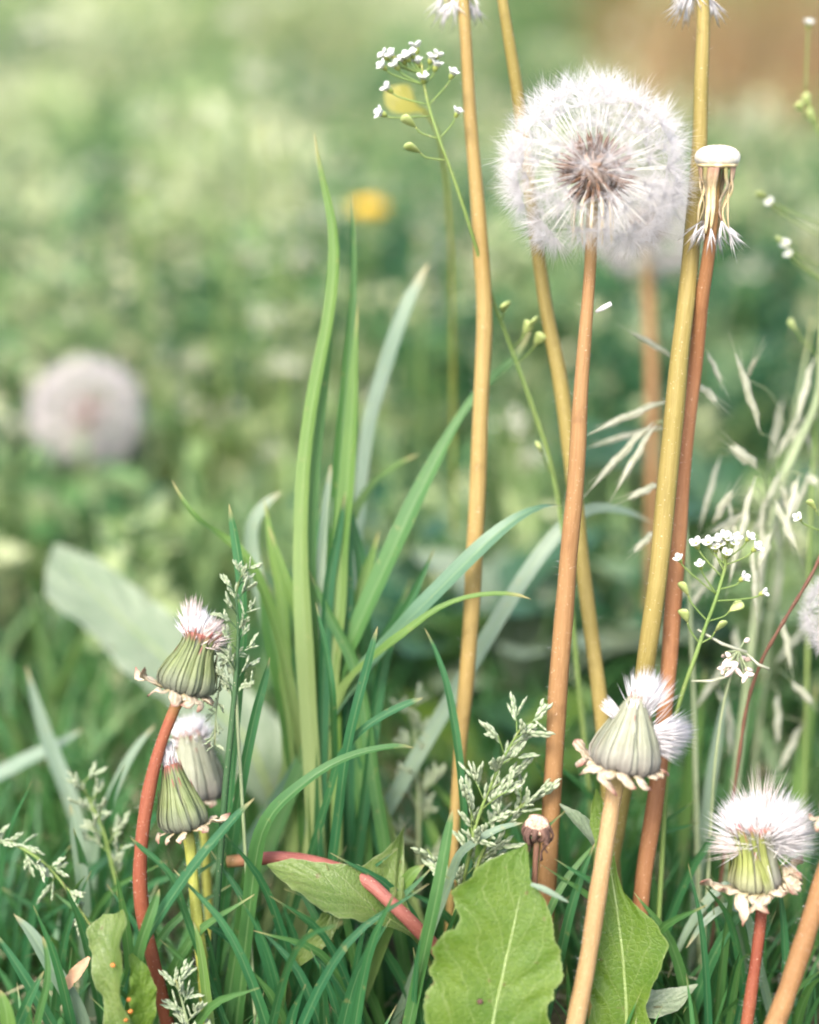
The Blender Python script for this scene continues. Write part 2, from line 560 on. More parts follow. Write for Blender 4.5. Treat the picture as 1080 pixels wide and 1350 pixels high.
simple('seed_pod', (0.24, 0.30, 0.09), (0.34, 0.38, 0.15), 0.5, 0.2, 500)
simple('rust_spot', (0.30, 0.09, 0.02), (0.42, 0.15, 0.03), 0.7, 0.0, 500)
simple('dead_leaf', (0.30, 0.17, 0.10), (0.42, 0.26, 0.16), 0.7, 0.1, 200)

m, nt = new_mat('soil')
n1 = noise(nt, 3.0, 4.0); n2 = noise(nt, 90.0, 6.0)
c = mixc(nt, maprange(nt, n2, 0.3, 0.7), (0.055, 0.042, 0.028), (0.13, 0.095, 0.062))
c = mixc(nt, maprange(nt, n1, 0.42, 0.58, 0.75, 0.15), c, (0.055, 0.085, 0.03))
surface(nt, c, 0.9, 0, None, 0.2, n2, 0.8, 0.01)
m, nt = new_mat('bare_earth')
n1 = noise(nt, 8.0, 4.0); n2 = noise(nt, 60.0, 6.0)
c = mixc(nt, maprange(nt, n2, 0.3, 0.7), (0.070, 0.036, 0.016), (0.125, 0.072, 0.034))
c = mixc(nt, maprange(nt, n1, 0.42, 0.56, 0.0, 0.8), c, (0.075, 0.085, 0.03))
surface(nt, c, 0.95, 0, None, 0.1, n2, 0.8, 0.02)

# ------------------------------------------------------------------ setting: ground
mb = MB()
xs = np.concatenate([np.linspace(-60, -2, 12), np.linspace(-1.8, 1.8, 37), np.linspace(2, 60, 12)])
ys = np.concatenate([np.linspace(-30, 0, 6), np.linspace(0.1, 4.0, 60), np.linspace(4.3, 120, 30)])
V = []
for y in ys:
    for x in xs:
        z = 0.006 * math.sin(x * 9 + y * 4) * math.sin(y * 7) if 0 < y < 4 and abs(x) < 2 else 0
        V.append((x, y, z - 0.006 - 0.0))
nx = len(xs)
F = [(j * nx + i, j * nx + i + 1, (j + 1) * nx + i + 1, (j + 1) * nx + i) for j in range(len(ys) - 1) for i in range(nx - 1)]
mb.add(V, F)
g = mb.build('ground', 'soil')
g['kind'] = 'structure'

# the bare brown strip of earth far back on the right (a low bank)
mb = MB()
NX, NY = 40, 16
V = []
for j in range(NY):
    for i in range(NX):
        u, v = i / (NX - 1), j / (NY - 1)
        e = math.sin(math.pi * u) ** 0.5 * math.sin(math.pi * v) ** 0.6
        V.append((0.17 + 2.0 * u, 1.62 + 1.6 * v + 0.06 * math.sin(u * 9), -0.012 + 0.18 * e + 0.012 * math.sin(u * 31) * math.sin(v * 17) * e))
mb.add(V, [(j * NX + i, j * NX + i + 1, (j + 1) * NX + i + 1, (j + 1) * NX + i) for j in range(NY - 1) for i in range(NX - 1)])
b = mb.build('earth_bank', 'bare_earth')
b['kind'] = 'structure'


# ------------------------------------------------------------------ masses of grass (nobody could count)
def mass(name, mat, pos, height, width, lean, cols=3, segs=4, label=None):
    """vectorised field of curved blades -> one mesh"""
    n = len(pos)
    ang = rng.uniform(0, 2 * np.pi, n)
    dirs = np.stack([np.cos(ang), np.sin(ang), np.zeros(n)], 1)
    face = ang + np.pi / 2 + rng.normal(0, 0.5, n)
    side = np.stack([np.cos(face), np.sin(face), np.zeros(n)], 1)
    t = np.linspace(0, 1, segs + 1)
    droop = rng.uniform(0.5, 1.6, n)
    Vs = []
    for ti in t[::-1]:
        z = height * (ti - 0.35 * lean * droop * ti**2.4)
        off = height * lean * (0.25 * ti + 0.75 * ti**2)
        c = pos + dirs * off[:, None] + np.array([0, 0, 1.0]) * z[:, None]
        wt = width * (1 - ti) ** 0.55 * (0.75 + 0.5 * ti) + 1e-5
        if cols == 2:
            us = (-0.5, 0.5)
        else:
            us = (-0.5, 0, 0.5)
        for u in us:
            q = c + side * (u * wt)[:, None]
            if cols == 3 and u == 0:
                q = q - dirs * (0.12 * wt)[:, None] - np.array([0, 0, 0.06]) * wt[:, None]
            Vs.append(q)
    per = (segs + 1) * cols
    V = np.stack(Vs, 1).reshape(-1, 3)
    fl = []
    for i in range(segs):
        for j in range(cols - 1):
            a = i * cols + j
            fl.append((a, a + 1, a + cols + 1, a + cols))
    fl = np.array(fl)
    F = (fl[None] + (np.arange(n) * per)[:, None, None]).reshape(-1, 4)
    me = bpy.data.meshes.new(name)
    me.vertices.add(len(V)); me.vertices.foreach_set('co', V.astype(np.float32).ravel())
    me.loops.add(F.size); me.loops.foreach_set('vertex_index', F.astype(np.int32).ravel())
    me.polygons.add(len(F)); me.polygons.foreach_set('loop_start', np.arange(0, F.size, 4, dtype=np.int32))
    me.update(calc_edges=True)
    me.polygons.foreach_set('use_smooth', np.ones(len(F), bool))
    uvv = np.array([[u, 1 - tt] for tt in t[::-1] for u in np.linspace(0, 1, cols)])
    uvv = np.tile(uvv, (n, 1))
    uvl = me.uv_layers.new(name='UVMap')
    uvl.data.foreach_set('uv', uvv[F.ravel()].astype(np.float32).ravel())
    at = me.attributes.new('rnd', 'FLOAT', 'POINT')
    at.data.foreach_set('value', np.repeat(np.clip(patch(pos) + rng.normal(0, .22, n), 0, 1), per).astype(np.float32))
    me.materials.append(MAT[mat])
    me.validate()
    o = bpy.data.objects.new(name, me)
    COL.objects.link(o)
    o['kind'] = 'stuff'
    o['label'] = label
    o['category'] = 'grass'
    return o


def patch(p):
    q = p * 1.0
    a = np.sin(q[:, 0] * 23 + 3 * np.sin(q[:, 1] * 9)) * np.sin(q[:, 1] * 19 + 2 * np.sin(q[:, 0] * 13))
    b = np.sin(q[:, 0] * 61 + 1.3) * np.sin(q[:, 1] * 47)
    return 0.46 + 0.44 * a + 0.24 * b


def herbs(name, mat, cx, cy, H, R, tone, per_clump, size, label):
    n = len(cx)
    m_ = per_clump
    rep_ = lambda a: np.repeat(np.broadcast_to(a, (n,)), m_)
    h = rep_(H) * np.sqrt(rng.random(n * m_)) * rng.uniform(.75, 1.05, n * m_)
    a = rng.uniform(0, 2 * np.pi, n * m_)
    rr = rep_(R) * np.sqrt(rng.random(n * m_)) * (0.35 + 0.65 * np.sin(np.clip(h / rep_(H), 0, 1) * 2.6))
    c = np.stack([rep_(cx) + rr * np.cos(a), rep_(cy) + rr * np.sin(a), h], 1)
    d = unit(np.stack([np.cos(a), np.sin(a), rng.normal(.25, .55, n * m_)], 1) + rng.normal(0, .5, (n * m_, 3)))
    s_ = unit(np.cross(d, rng.normal(0, 1, (n * m_, 3))))
    nn = np.cross(d, s_)
    L = (rep_(size) * rng.uniform(.6, 1.3, n * m_))[:, None]
    W = L * rng.uniform(.16, .34, n * m_)[:, None]
    V = np.stack([c, c + d * L * .5 + s_ * W + nn * W * .3, c + d * L, c + d * L * .5 - s_ * W + nn * W * .3], 1).reshape(-1, 3)
    N_ = n * m_
    i0 = np.arange(N_) * 4
    F = np.stack([i0, i0 + 1, i0 + 2, i0, i0 + 2, i0 + 3], 1).reshape(-1, 3)
    me = bpy.data.meshes.new(name)
    me.vertices.add(len(V)); me.vertices.foreach_set('co', V.astype(np.float32).ravel())
    me.loops.add(F.size); me.loops.foreach_set('vertex_index', F.astype(np.int32).ravel())
    me.polygons.add(len(F)); me.polygons.foreach_set('loop_start', np.arange(0, F.size, 3, dtype=np.int32))
    me.update(calc_edges=True)
    at = me.attributes.new('rnd', 'FLOAT', 'POINT')
    tn = np.clip(rep_(tone) + rng.normal(0, .07, N_), 0, 1)
    at.data.foreach_set('value', np.repeat(tn, 4).astype(np.float32))
    me.materials.append(MAT[mat])
    me.validate()
    o = bpy.data.objects.new(name, me)
    COL.objects.link(o)
    o['kind'] = 'stuff'; o['label'] = label; o['category'] = 'plants'
    return o


def scatter(n, x0, x1, y0, y1):
    return np.stack([rng.uniform(x0, x1, n), rng.uniform(y0, y1, n), np.full(n, -0.004)], 1)


def clumped(n, x0, x1, y0, y1, k, s):
    c = scatter(k, x0, x1, y0, y1)
    i = rng.integers(0, k, n)
    p = c[i] + np.stack([rng.normal(0, s, n), rng.normal(0, s, n), np.zeros(n)], 1)
    return p


# near turf: short, deep green
p = np.concatenate([scatter(2600, -0.24, 0.24, 0.375, 0.62), clumped(2200, -0.24, 0.24, 0.37, 0.62, 70, 0.010)])
p = p[p[:, 1] > 0.365]
mass('turf_grass', 'turf', p, rng.uniform(0.022, 0.062, len(p)), rng.uniform(0.0014, 0.0032, len(p)),
     rng.uniform(0.1, 0.75, len(p)), 3, 5, 'short deep green turf under the dandelion stems')
# very near turf at the foot of the picture
p = scatter(750, -0.17, 0.17, 0.30, 0.372)
mass('turf_grass', 'turf', p, rng.uniform(0.020, 0.046, len(p)), rng.uniform(0.0012, 0.0028, len(p)),
     rng.uniform(0.1, 0.6, len(p)), 3, 5, 'short dark blades at the very foot of the picture')
# dead thatch lying in the near turf
p = scatter(420, -0.2, 0.2, 0.34, 0.60)
mass('dry_grass', 'straw', p, rng.uniform(0.012, 0.040, len(p)), rng.uniform(0.0006, 0.0016, len(p)),
     rng.uniform(0.6, 1.3, len(p)), 2, 4, 'thin dead straws lying in the near turf')
# broader soft blades behind the focus
p = scatter(420, -0.30, 0.32, 0.47, 0.78)
mass('meadow_grass', 'meadow_near', p, rng.uniform(0.045, 0.095, len(p)), rng.uniform(0.003, 0.0065, len(p)),
     rng.uniform(0.15, 0.9, len(p)), 3, 6, 'broader soft pale blades just behind the sharp plants')
# mid meadow
p = np.concatenate([scatter(5000, -0.55, 0.6, 0.62, 1.3), clumped(4000, -0.55, 0.6, 0.62, 1.3, 80, 0.022)])
mass('meadow_grass', 'meadow_near', p, rng.uniform(0.03, 0.105, len(p)) * rng.uniform(0.6, 1.1, len(p)), rng.uniform(0.002, 0.0045, len(p)),
     rng.uniform(0.1, 0.8, len(p)), 3, 4, 'blurred pale green meadow grass behind the dandelions')
p = np.concatenate([scatter(14000, -1.6, 1.8, 1.3, 3.4), clumped(9000, -1.6, 1.8, 1.3, 3.4, 160, 0.05)])
bank = (p[:, 0] > 0.20) & (p[:, 1] > 1.55)
p = p[~bank | (rng.random(len(p)) < 0.25)]
mass('meadow_grass', 'meadow', p, rng.uniform(0.05, 0.15, len(p)), rng.uniform(0.003, 0.007, len(p)),
     rng.uniform(0.1, 0.8, len(p)), 2, 3, 'far out of focus meadow grass filling the background')
p = scatter(30000, -6, 6, 3.4, 12)
mass('meadow_grass', 'meadow', p, rng.uniform(0.10, 0.30, len(p)), rng.uniform(0.008, 0.018, len(p)),
     rng.uniform(0.1, 0.7, len(p)), 2, 3, 'farthest blurred meadow grass at the top of the picture')
p = scatter(2600, -1.3, 1.4, 0.9, 3.0)
mass('dry_grass', 'straw', p, rng.uniform(0.05, 0.17, len(p)), rng.uniform(0.002, 0.004, len(p)),
     rng.uniform(0.1, 0.7, len(p)), 2, 3, 'scattered straw coloured dry blades through the far meadow')
p = scatter(1900, 0.22, 1.6, 1.62, 2.9)
mass('dry_grass', 'russet', p, rng.uniform(0.10, 0.30, len(p)), rng.uniform(0.003, 0.008, len(p)),
     rng.uniform(0.05, 0.5, len(p)), 2, 3, 'russet brown dry stalks blurred in the top right corner')

def shade_gaps(cx, cy, t):
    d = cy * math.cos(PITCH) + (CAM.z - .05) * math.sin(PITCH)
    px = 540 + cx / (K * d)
    dark = ((px > 490) & (px < 650) & (d < 1.05)) | ((px > 745) & (px < 870) & (d < .85)) | ((px > 920) & (px < 1060) & (d > .75) & (d < 1.15)) | ((px > 215) & (px < 300) & (d > .7) & (d < .9))  # gaps between the plants: their shade is put into the clump tone
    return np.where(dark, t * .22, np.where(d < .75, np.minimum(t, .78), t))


def tones(n):
    return np.where(rng.random(n) < .32, rng.uniform(0, .2, n), np.where(rng.random(n) < .38, rng.uniform(.35, .65, n), rng.uniform(.7, 1.0, n)))


n_ = 230
cx, cy = rng.uniform(-.42, .46, n_), rng.uniform(.55, 1.15, n_)
herbs('meadow_herbs', 'herb', cx, cy, rng.uniform(.03, .09, n_), rng.uniform(.010, .024, n_), shade_gaps(cx, cy, tones(n_)), 44, .015,
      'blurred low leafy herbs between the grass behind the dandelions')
n_ = 260
cx, cy = rng.uniform(-.36, .40, n_), rng.uniform(.76, 1.2, n_)
herbs('meadow_herbs', 'herb', cx, cy, rng.uniform(.07, .155, n_), rng.uniform(.010, .022, n_), shade_gaps(cx, cy, tones(n_)), 46, .013, 'taller blurred weeds in light and dark clumps behind the grass clump')
n_ = 420
cx, cy = rng.uniform(-.9, .95, n_), rng.uniform(1.1, 2.3, n_)
k_ = ~((cx > .2) & (cy > 1.5))
cx, cy = cx[k_], cy[k_]; n_ = len(cx)
herbs('meadow_herbs', 'herb', cx, cy, rng.uniform(.06, .15, n_), rng.uniform(.02, .05, n_), tones(n_), 110, .016, 'blurred light and dark leafy herbs across the far meadow')
n_ = 420
cx, cy = rng.uniform(-2.6, 2.2, n_), rng.uniform(2.3, 6.0, n_)
k_ = ~((cx > .2) & (cy < 3.2))
cx, cy = cx[k_], cy[k_]; n_ = len(cx)
herbs('meadow_herbs', 'herb', cx, cy, rng.uniform(.12, .26, n_), rng.uniform(.04, .10, n_), tones(n_), 120, .03, 'farthest soft herbs along the top of the picture')

# ------------------------------------------------------------------ shared small meshes
def seed_mesh(name, L_ach, L_beak):
    mb = MB()
    z = [0, 0.15, 0.45, 0.75, 1.0]
    r = [0.10, 0.34, 0.46, 0.36, 0.10]
    pts = [(0, 0, a * L_ach) for a in z] + [(0, 0, L_ach + L_beak * q) for q in (0.3, 1.0)]
    mb.tube(pts, [x * 0.001 for x in r] + [0.00007, 0.00006], n=6)
    mb.uv = [(u, (p[2]) / (L_ach + L_beak)) for (u, _), p in zip(mb.uv, mb.v)]
    return mb.mesh(name, 'achene')


def pappus_mesh(name, n, L, r, lo=28, hi=86, mat='pappus_white'):
    mb = MB()
    for i in range(n):
        a = 2 * math.pi * i * 0.618034 + random.uniform(-.2, .2)
        th = math.radians(lo + (hi - lo) * random.random() ** 0.75)
        d = (math.sin(th) * math.cos(a), math.sin(th) * math.sin(a), math.cos(th))
        mb.hair((0, 0, 0), d, L * random.uniform(0.82, 1.06), r * random.uniform(0.8, 1.2),
                bend=(random.uniform(-.06, .06), random.uniform(-.06, .06), random.uniform(0.0, 0.14)))
    return mb.mesh(name, mat)


SEED = seed_mesh('seed', 0.0044, 0.0088)
PAPPUS = [pappus_mesh('pappus', 64, 0.0072, 0.000034) for _ in range(4)]
PAPPUS_FAR = [pappus_mesh('pappus', 34, 0.0072, 0.00011, mat='pappus_far') for _ in range(2)]


def fib_dirs(n, jit=0.07):
    out = []
    for i in range(n):
        z = 1 - 2 * (i + 0.5) / n
        a = math.pi * (1 + 5 ** 0.5) * i
        s = math.sqrt(1 - z * z)
        v = Vector((s * math.cos(a), s * math.sin(a), z)) + Vector([random.gauss(0, jit) for _ in range(3)])
        out.append(v.normalized())
    return out


def stem_part(root, rows, mat, n=40, sides=12, ground=True, name='stem'):
    pts, w = path_px(rows, n, ground)
    mb = MB()
    # slight natural irregularity
    ph_ = random.random() * 6
    wob = 1 + 0.03 * np.sin(np.linspace(0, 23, n) + ph_) + 0.02 * np.sin(np.linspace(0, 61, n) + 2 * ph_)
    ln_ = float(np.sum(np.linalg.norm(np.diff(pts, axis=0), axis=1))) / 0.24      # the wander keeps its wavelength on short stems
    pts = pts + np.array(RIGHT) * min(1, ln_) * (0.00016 * np.sin(np.linspace(0, 17 * ln_, n) + ph_) + 0.00007 * np.sin(np.linspace(0, 41 * ln_, n) + ph_))[:, None]
    mb.tube(pts, w / 2 * wob, n=sides)
    so = mb.build(name, mat, root)
    if sides >= 12:
        hb = MB()
        for _ in range(260):
            f = random.random() ** 0.9 * (n - 2)
            i0 = int(f)
            p0 = pts[i0] + (pts[i0 + 1] - pts[i0]) * (f - i0)
            a = random.uniform(0, 2 * math.pi)
            d = np.array((math.cos(a), math.sin(a), random.uniform(-.2, .7)))
            hb.hair(p0 + np.array((d[0], d[1], 0)) * w[i0] / 2 * .98, d, random.uniform(.0004, .0014), .000016, bend=(random.uniform(-.4, .4), random.uniform(-.4, .4), .2))
        hb.build('fuzz', 'pappus_white', so)
    return so


def stem_base(rows):
    pts, _ = path_px(rows, 6, True)
    return (float(pts[-1][0]), float(pts[-1][1]), 0.0)


def clock(label, cpx, R, rows, mat, nseeds=165, far=False, group=None, hide_down=28):
    """a full dandelion clock: stem > ..., receptacle, bracts, seeds (> pappus)"""
    c = P(*cpx)
    root = thing('dandelion_clock', label, 'dandelion', stem_base(rows), group)
    stem_part(root, rows, mat, 40 if not far else 16, 12 if not far else 8)
    s = R / 0.0252
    pts, w = path_px(rows, 20, True)
    axis = (Vector(c) - Vector(pts[1])).normalized() if (Vector(c) - Vector(pts[1])).length > 1e-6 else Vector((0, 0, 1))
    rc = 0.0046 * s
    mb = MB()
    prof = [(rc * 0.25, -rc * 1.15), (rc * 0.55, -rc * 0.9)] + [(rc * math.cos(a), rc * math.sin(a)) for a in np.linspace(-0.6, 1.5, 9)]
    mb.lathe(prof, 16).move(Matrix.Translation(c) @ aim(axis).to_matrix().to_4x4())
    mb.build('receptacle', 'achene_core', root)
    nb = 12
    if not far:
        for i in range(nb):
            a = 2 * math.pi * i / nb
            q = [(0.5, -1.0), (0.9, -1.5), (1.0, -2.4), (0.85 + random.uniform(-.1, .3), -3.4)]
            bp = [(r * rc * math.cos(a), r * rc * math.sin(a), z * rc) for r, z in q]
            mb = MB()
            mb.tube(catmull(bp, 8), np.array([.5, .55, .5, .45, .4, .35, .25, .08]) * 0.0009, 6, nrm=(math.cos(a), math.sin(a), 0), flat=0.35)
            mb.move(Matrix.Translation(c) @ aim(axis).to_matrix().to_4x4())
            mb.build('bract', 'bract_straw', root)
    for d in fib_dirs(nseeds):
        if d.angle(-axis) < math.radians(hide_down) or (not far and d.angle(CAM - c) < math.radians(4)):
            continue
        k = s * random.uniform(0.93, 1.05)
        so = place('seed', SEED, root, c + d * rc * 0.95, aim(d, random.random() * 6), k)
        po = bpy.data.objects.new('pappus', random.choice(PAPPUS_FAR if far else PAPPUS))
        COL.objects.link(po)
        po.parent = so
        po.location = (0, 0, 0.0132)
    return root


# ------------------------------------------------------------------ dandelion clocks
clock('large white dandelion clock in sharp focus on an orange brown stem', (784, 226, 0.42), 0.0284,
      [(780, 262, 0.4205, 15), (779, 345, 0.4205, 16), (772, 440, .4215, 18), (765, 540, .423, 20), (757, 650, .425, 23), (748, 750, .427, 24.5),
       (741, 850, .429, 25), (734, 950, .431, 25), (727, 1060, .433, 25), (719, 1180, .435, 25), (711, 1300, .437, 25)],
      'stem_orange', 155)
clock('blurred dandelion clock half hidden behind the large clock', (852, 300, 0.60), 0.0225,
      [(852, 318, .60, 15), (856, 420, .60, 15), (860, 540, .60, 16), (860, 700, .60, 16), (856, 900, .61, 16)], 'stem_orange', 100, far=True)
clock('blurred pinkish dandelion clock alone at the left edge', (114, 546, 0.74), 0.0290,
      [(112, 560, .74, 11), (114, 640, .74, 11), (118, 760, .74, 12), (122, 860, .74, 12)], 'stem_green', 100, far=True)
clock('dandelion clock cut off by the right edge above the diagonal brown stalk', (1122, 812, .432), 0.0150,
      [(1122, 832, .432, 16), (1126, 920, .432, 16), (1130, 1080, .434, 18), (1134, 1300, .44, 20)], 'stem_orange', 150)


# ------------------------------------------------------------------ spent heads (bald receptacles)
def bald_head(label, top, w, rows, mat, seedv, name='spent_dandelion', hang=96, tips=True):
    random.seed(seedv)
    x, y, d = top
    s = K * d
    root = thing(name, label, 'dandelion', stem_base(rows))
    stem_part(root, rows, mat, 46, 12)
    c = P(x, y, d)
    R = w / 2 * s
    Mx = Matrix.Translation(c) @ Matrix.Rotation(-PITCH * 0.4, 4, 'X')
    mb = MB()
    prof = [(0.25, -0.5), (0.80, -0.36), (0.96, -0.22), (1.0, -0.05)] + [(math.cos(a) ** 0.8 if a < 1.56 else 0.02, 0.52 * math.sin(a)) for a in np.linspace(0.15, 1.57, 9)]
    mb.lathe([(r * R, z * R) for r, z in prof], 28)
    mb.move(Mx)
    ro = mb.build('receptacle', 'receptacle', root)
    pb_ = MB()                                   # seed scars dotted over the dome
    for i in range(70):
        rr_ = math.sqrt((i + .5) / 70) * .93
        an_ = i * 2.39996
        zz_ = .52 * math.sqrt(max(0, 1 - rr_ ** 2.2))
        pb_.lathe([(.045 * R, -.01 * R), (.05 * R, .015 * R), (.02 * R, .022 * R)], 6)
        k_ = len(pb_.v) - 18
        for q in range(k_, len(pb_.v)):
            x_, y_, z_ = pb_.v[q]
            pb_.v[q] = (x_ + rr_ * R * math.cos(an_), y_ + rr_ * R * math.sin(an_), z_ + zz_ * R)
    pb_.move(Mx)
    pb_.build('seed_scars', 'bract_cream', ro)
    mb = MB()                                    # brown scar ring under the dome
    mb.lathe([(0.5 * R, -.52 * R), (.86 * R, -.42 * R), (.93 * R, -.30 * R), (.80 * R, -.26 * R)], 24).move(Mx)
    mb.build('rim', 'bract_straw', root)
    n = 15
    for i in range(n):
        a = 2 * math.pi * (i + random.uniform(-.3, .3)) / n
        H = hang * s * random.uniform(0.84, 1.05)
        e = random.uniform(0.35, 0.8)
        wv = random.uniform(-.2, .2)
        q = [(0.80, -0.30), (0.74, -0.9), (0.62 + wv, -0.45 * H / R), (e - 0.1 - wv, -0.75 * H / R), (e, -H / R)]
        if i == 3:
            q = [(0.85, -0.3), (1.1, -1.1), (1.45, -0.5 * H / R), (1.35, -0.78 * H / R), (1.1, -H / R)]
        aa = [a, a + wv, a + wv * 2.5, a + wv * 2, a + wv * 3]
        bp = catmull([(r * R * math.cos(t), r * R * math.sin(t), z * R) for (r, z), t in zip(q, aa)], 14)
        ww = np.interp(np.linspace(0, 1, 14), [0, .3, .7, 1], [0.13, 0.10, 0.085, 0.04]) * R * (0.55 if i == 3 else random.uniform(.6, 1.4))
        mb = MB()
        mb.tube(bp, ww, 6, nrm=(math.cos(a), math.sin(a), 0.05), flat=0.35)
        mb.move(Mx)
        mb.build('bract', 'bract_straw' if i % 3 else 'bract_cream', root)
        if tips and i % 3 != 1:
            mb = MB()
            for _ in range(9):
                th = random.uniform(0.15, 1.0)
                b = a + random.uniform(-1, 1)
                mb.hair(bp[-1], (math.sin(th) * math.cos(b), math.sin(th) * math.sin(b), -math.cos(th)), random.uniform(20, 44) * s, 1.0 * s,
                        bend=(0, 0, random.uniform(-.1, .15)))
            mb.move(Mx)
            mb.build('tip_hairs', 'pappus_white', root)
    random.seed(seedv + 100)
    return root


bald_head('bald white button head with hanging dry bracts beside the large clock', (946, 207, .4185), 60,
          [(944, 214, .4185, 16), (941, 280, .4205, 16), (934, 340, .424, 17), (925, 400, .429, 18), (916, 480, .4345, 19), (906, 570, .4345, 20), (899, 650, .4345, 21),
           (892, 750, .4345, 22), (884, 850, .4345, 22), (877, 920, .4345, 22), (870, 1000, .4345, 22), (862, 1070, .4345, 22), (852, 1140, .4345, 22), (843, 1215, .4345, 22), (830, 1320, .436, 22)],
          'stem_rust', 5)
bald_head('spent head above the frame on the straight golden stem left of the large clock', (606, -62, .443), 58,
          [(606, -58, .443, 15), (609, -20, .443, 15), (613, 30, .443, 16), (618, 110, .444, 17), (625, 210, .445, 18), (632, 310, .445, 20), (638, 400, .446, 22), (637, 480, .446, 22), (632, 600, .447, 22),
           (627, 700, .447, 22), (621, 800, .448, 22), (615, 900, .449, 21), (607, 990, .45, 17), (600, 1090, .451, 13), (595, 1170, .452, 12)], 'stem_gold', 8, hang=66)
bald_head('spent head above the frame on the stem slanting behind the large clock', (648, -120, .44), 56,
          [(648, -116, .44, 14), (656, -50, .44, 14), (663, 0, .44, 15), (680, 105, .444, 16), (690, 190, .449, 17), (700, 262, .450, 17), (710, 335, .450, 18), (722, 410, .450, 19), (738, 500, .450, 20), (750, 590, .449, 20),
           (760, 670, .449, 20), (771, 760, .448, 20), (782, 850, .447, 20), (793, 940, .446, 20), (801, 1040, .445, 20), (808, 1130, .444, 20)], 'stem_olive', 9, hang=60)
bald_head('spent head above the frame on the tall stem passing behind the white button', (921, -78, .432), 56,
          [(922, -74, .432, 15), (926, -20, .432, 16), (928, 20, .432, 18), (925, 110, .432, 19), (921, 200, .432, 20), (914, 300, .431, 23), (906, 390, .428, 24), (896, 480, .425, 25), (885, 580, .424, 26), (875, 680, .424, 26),
           (865, 780, .425, 26), (853, 870, .428, 25), (838, 960, .434, 24), (818, 1060, .439, 22), (806, 1140, .441, 20)], 'stem_olive', 12, hang=74)


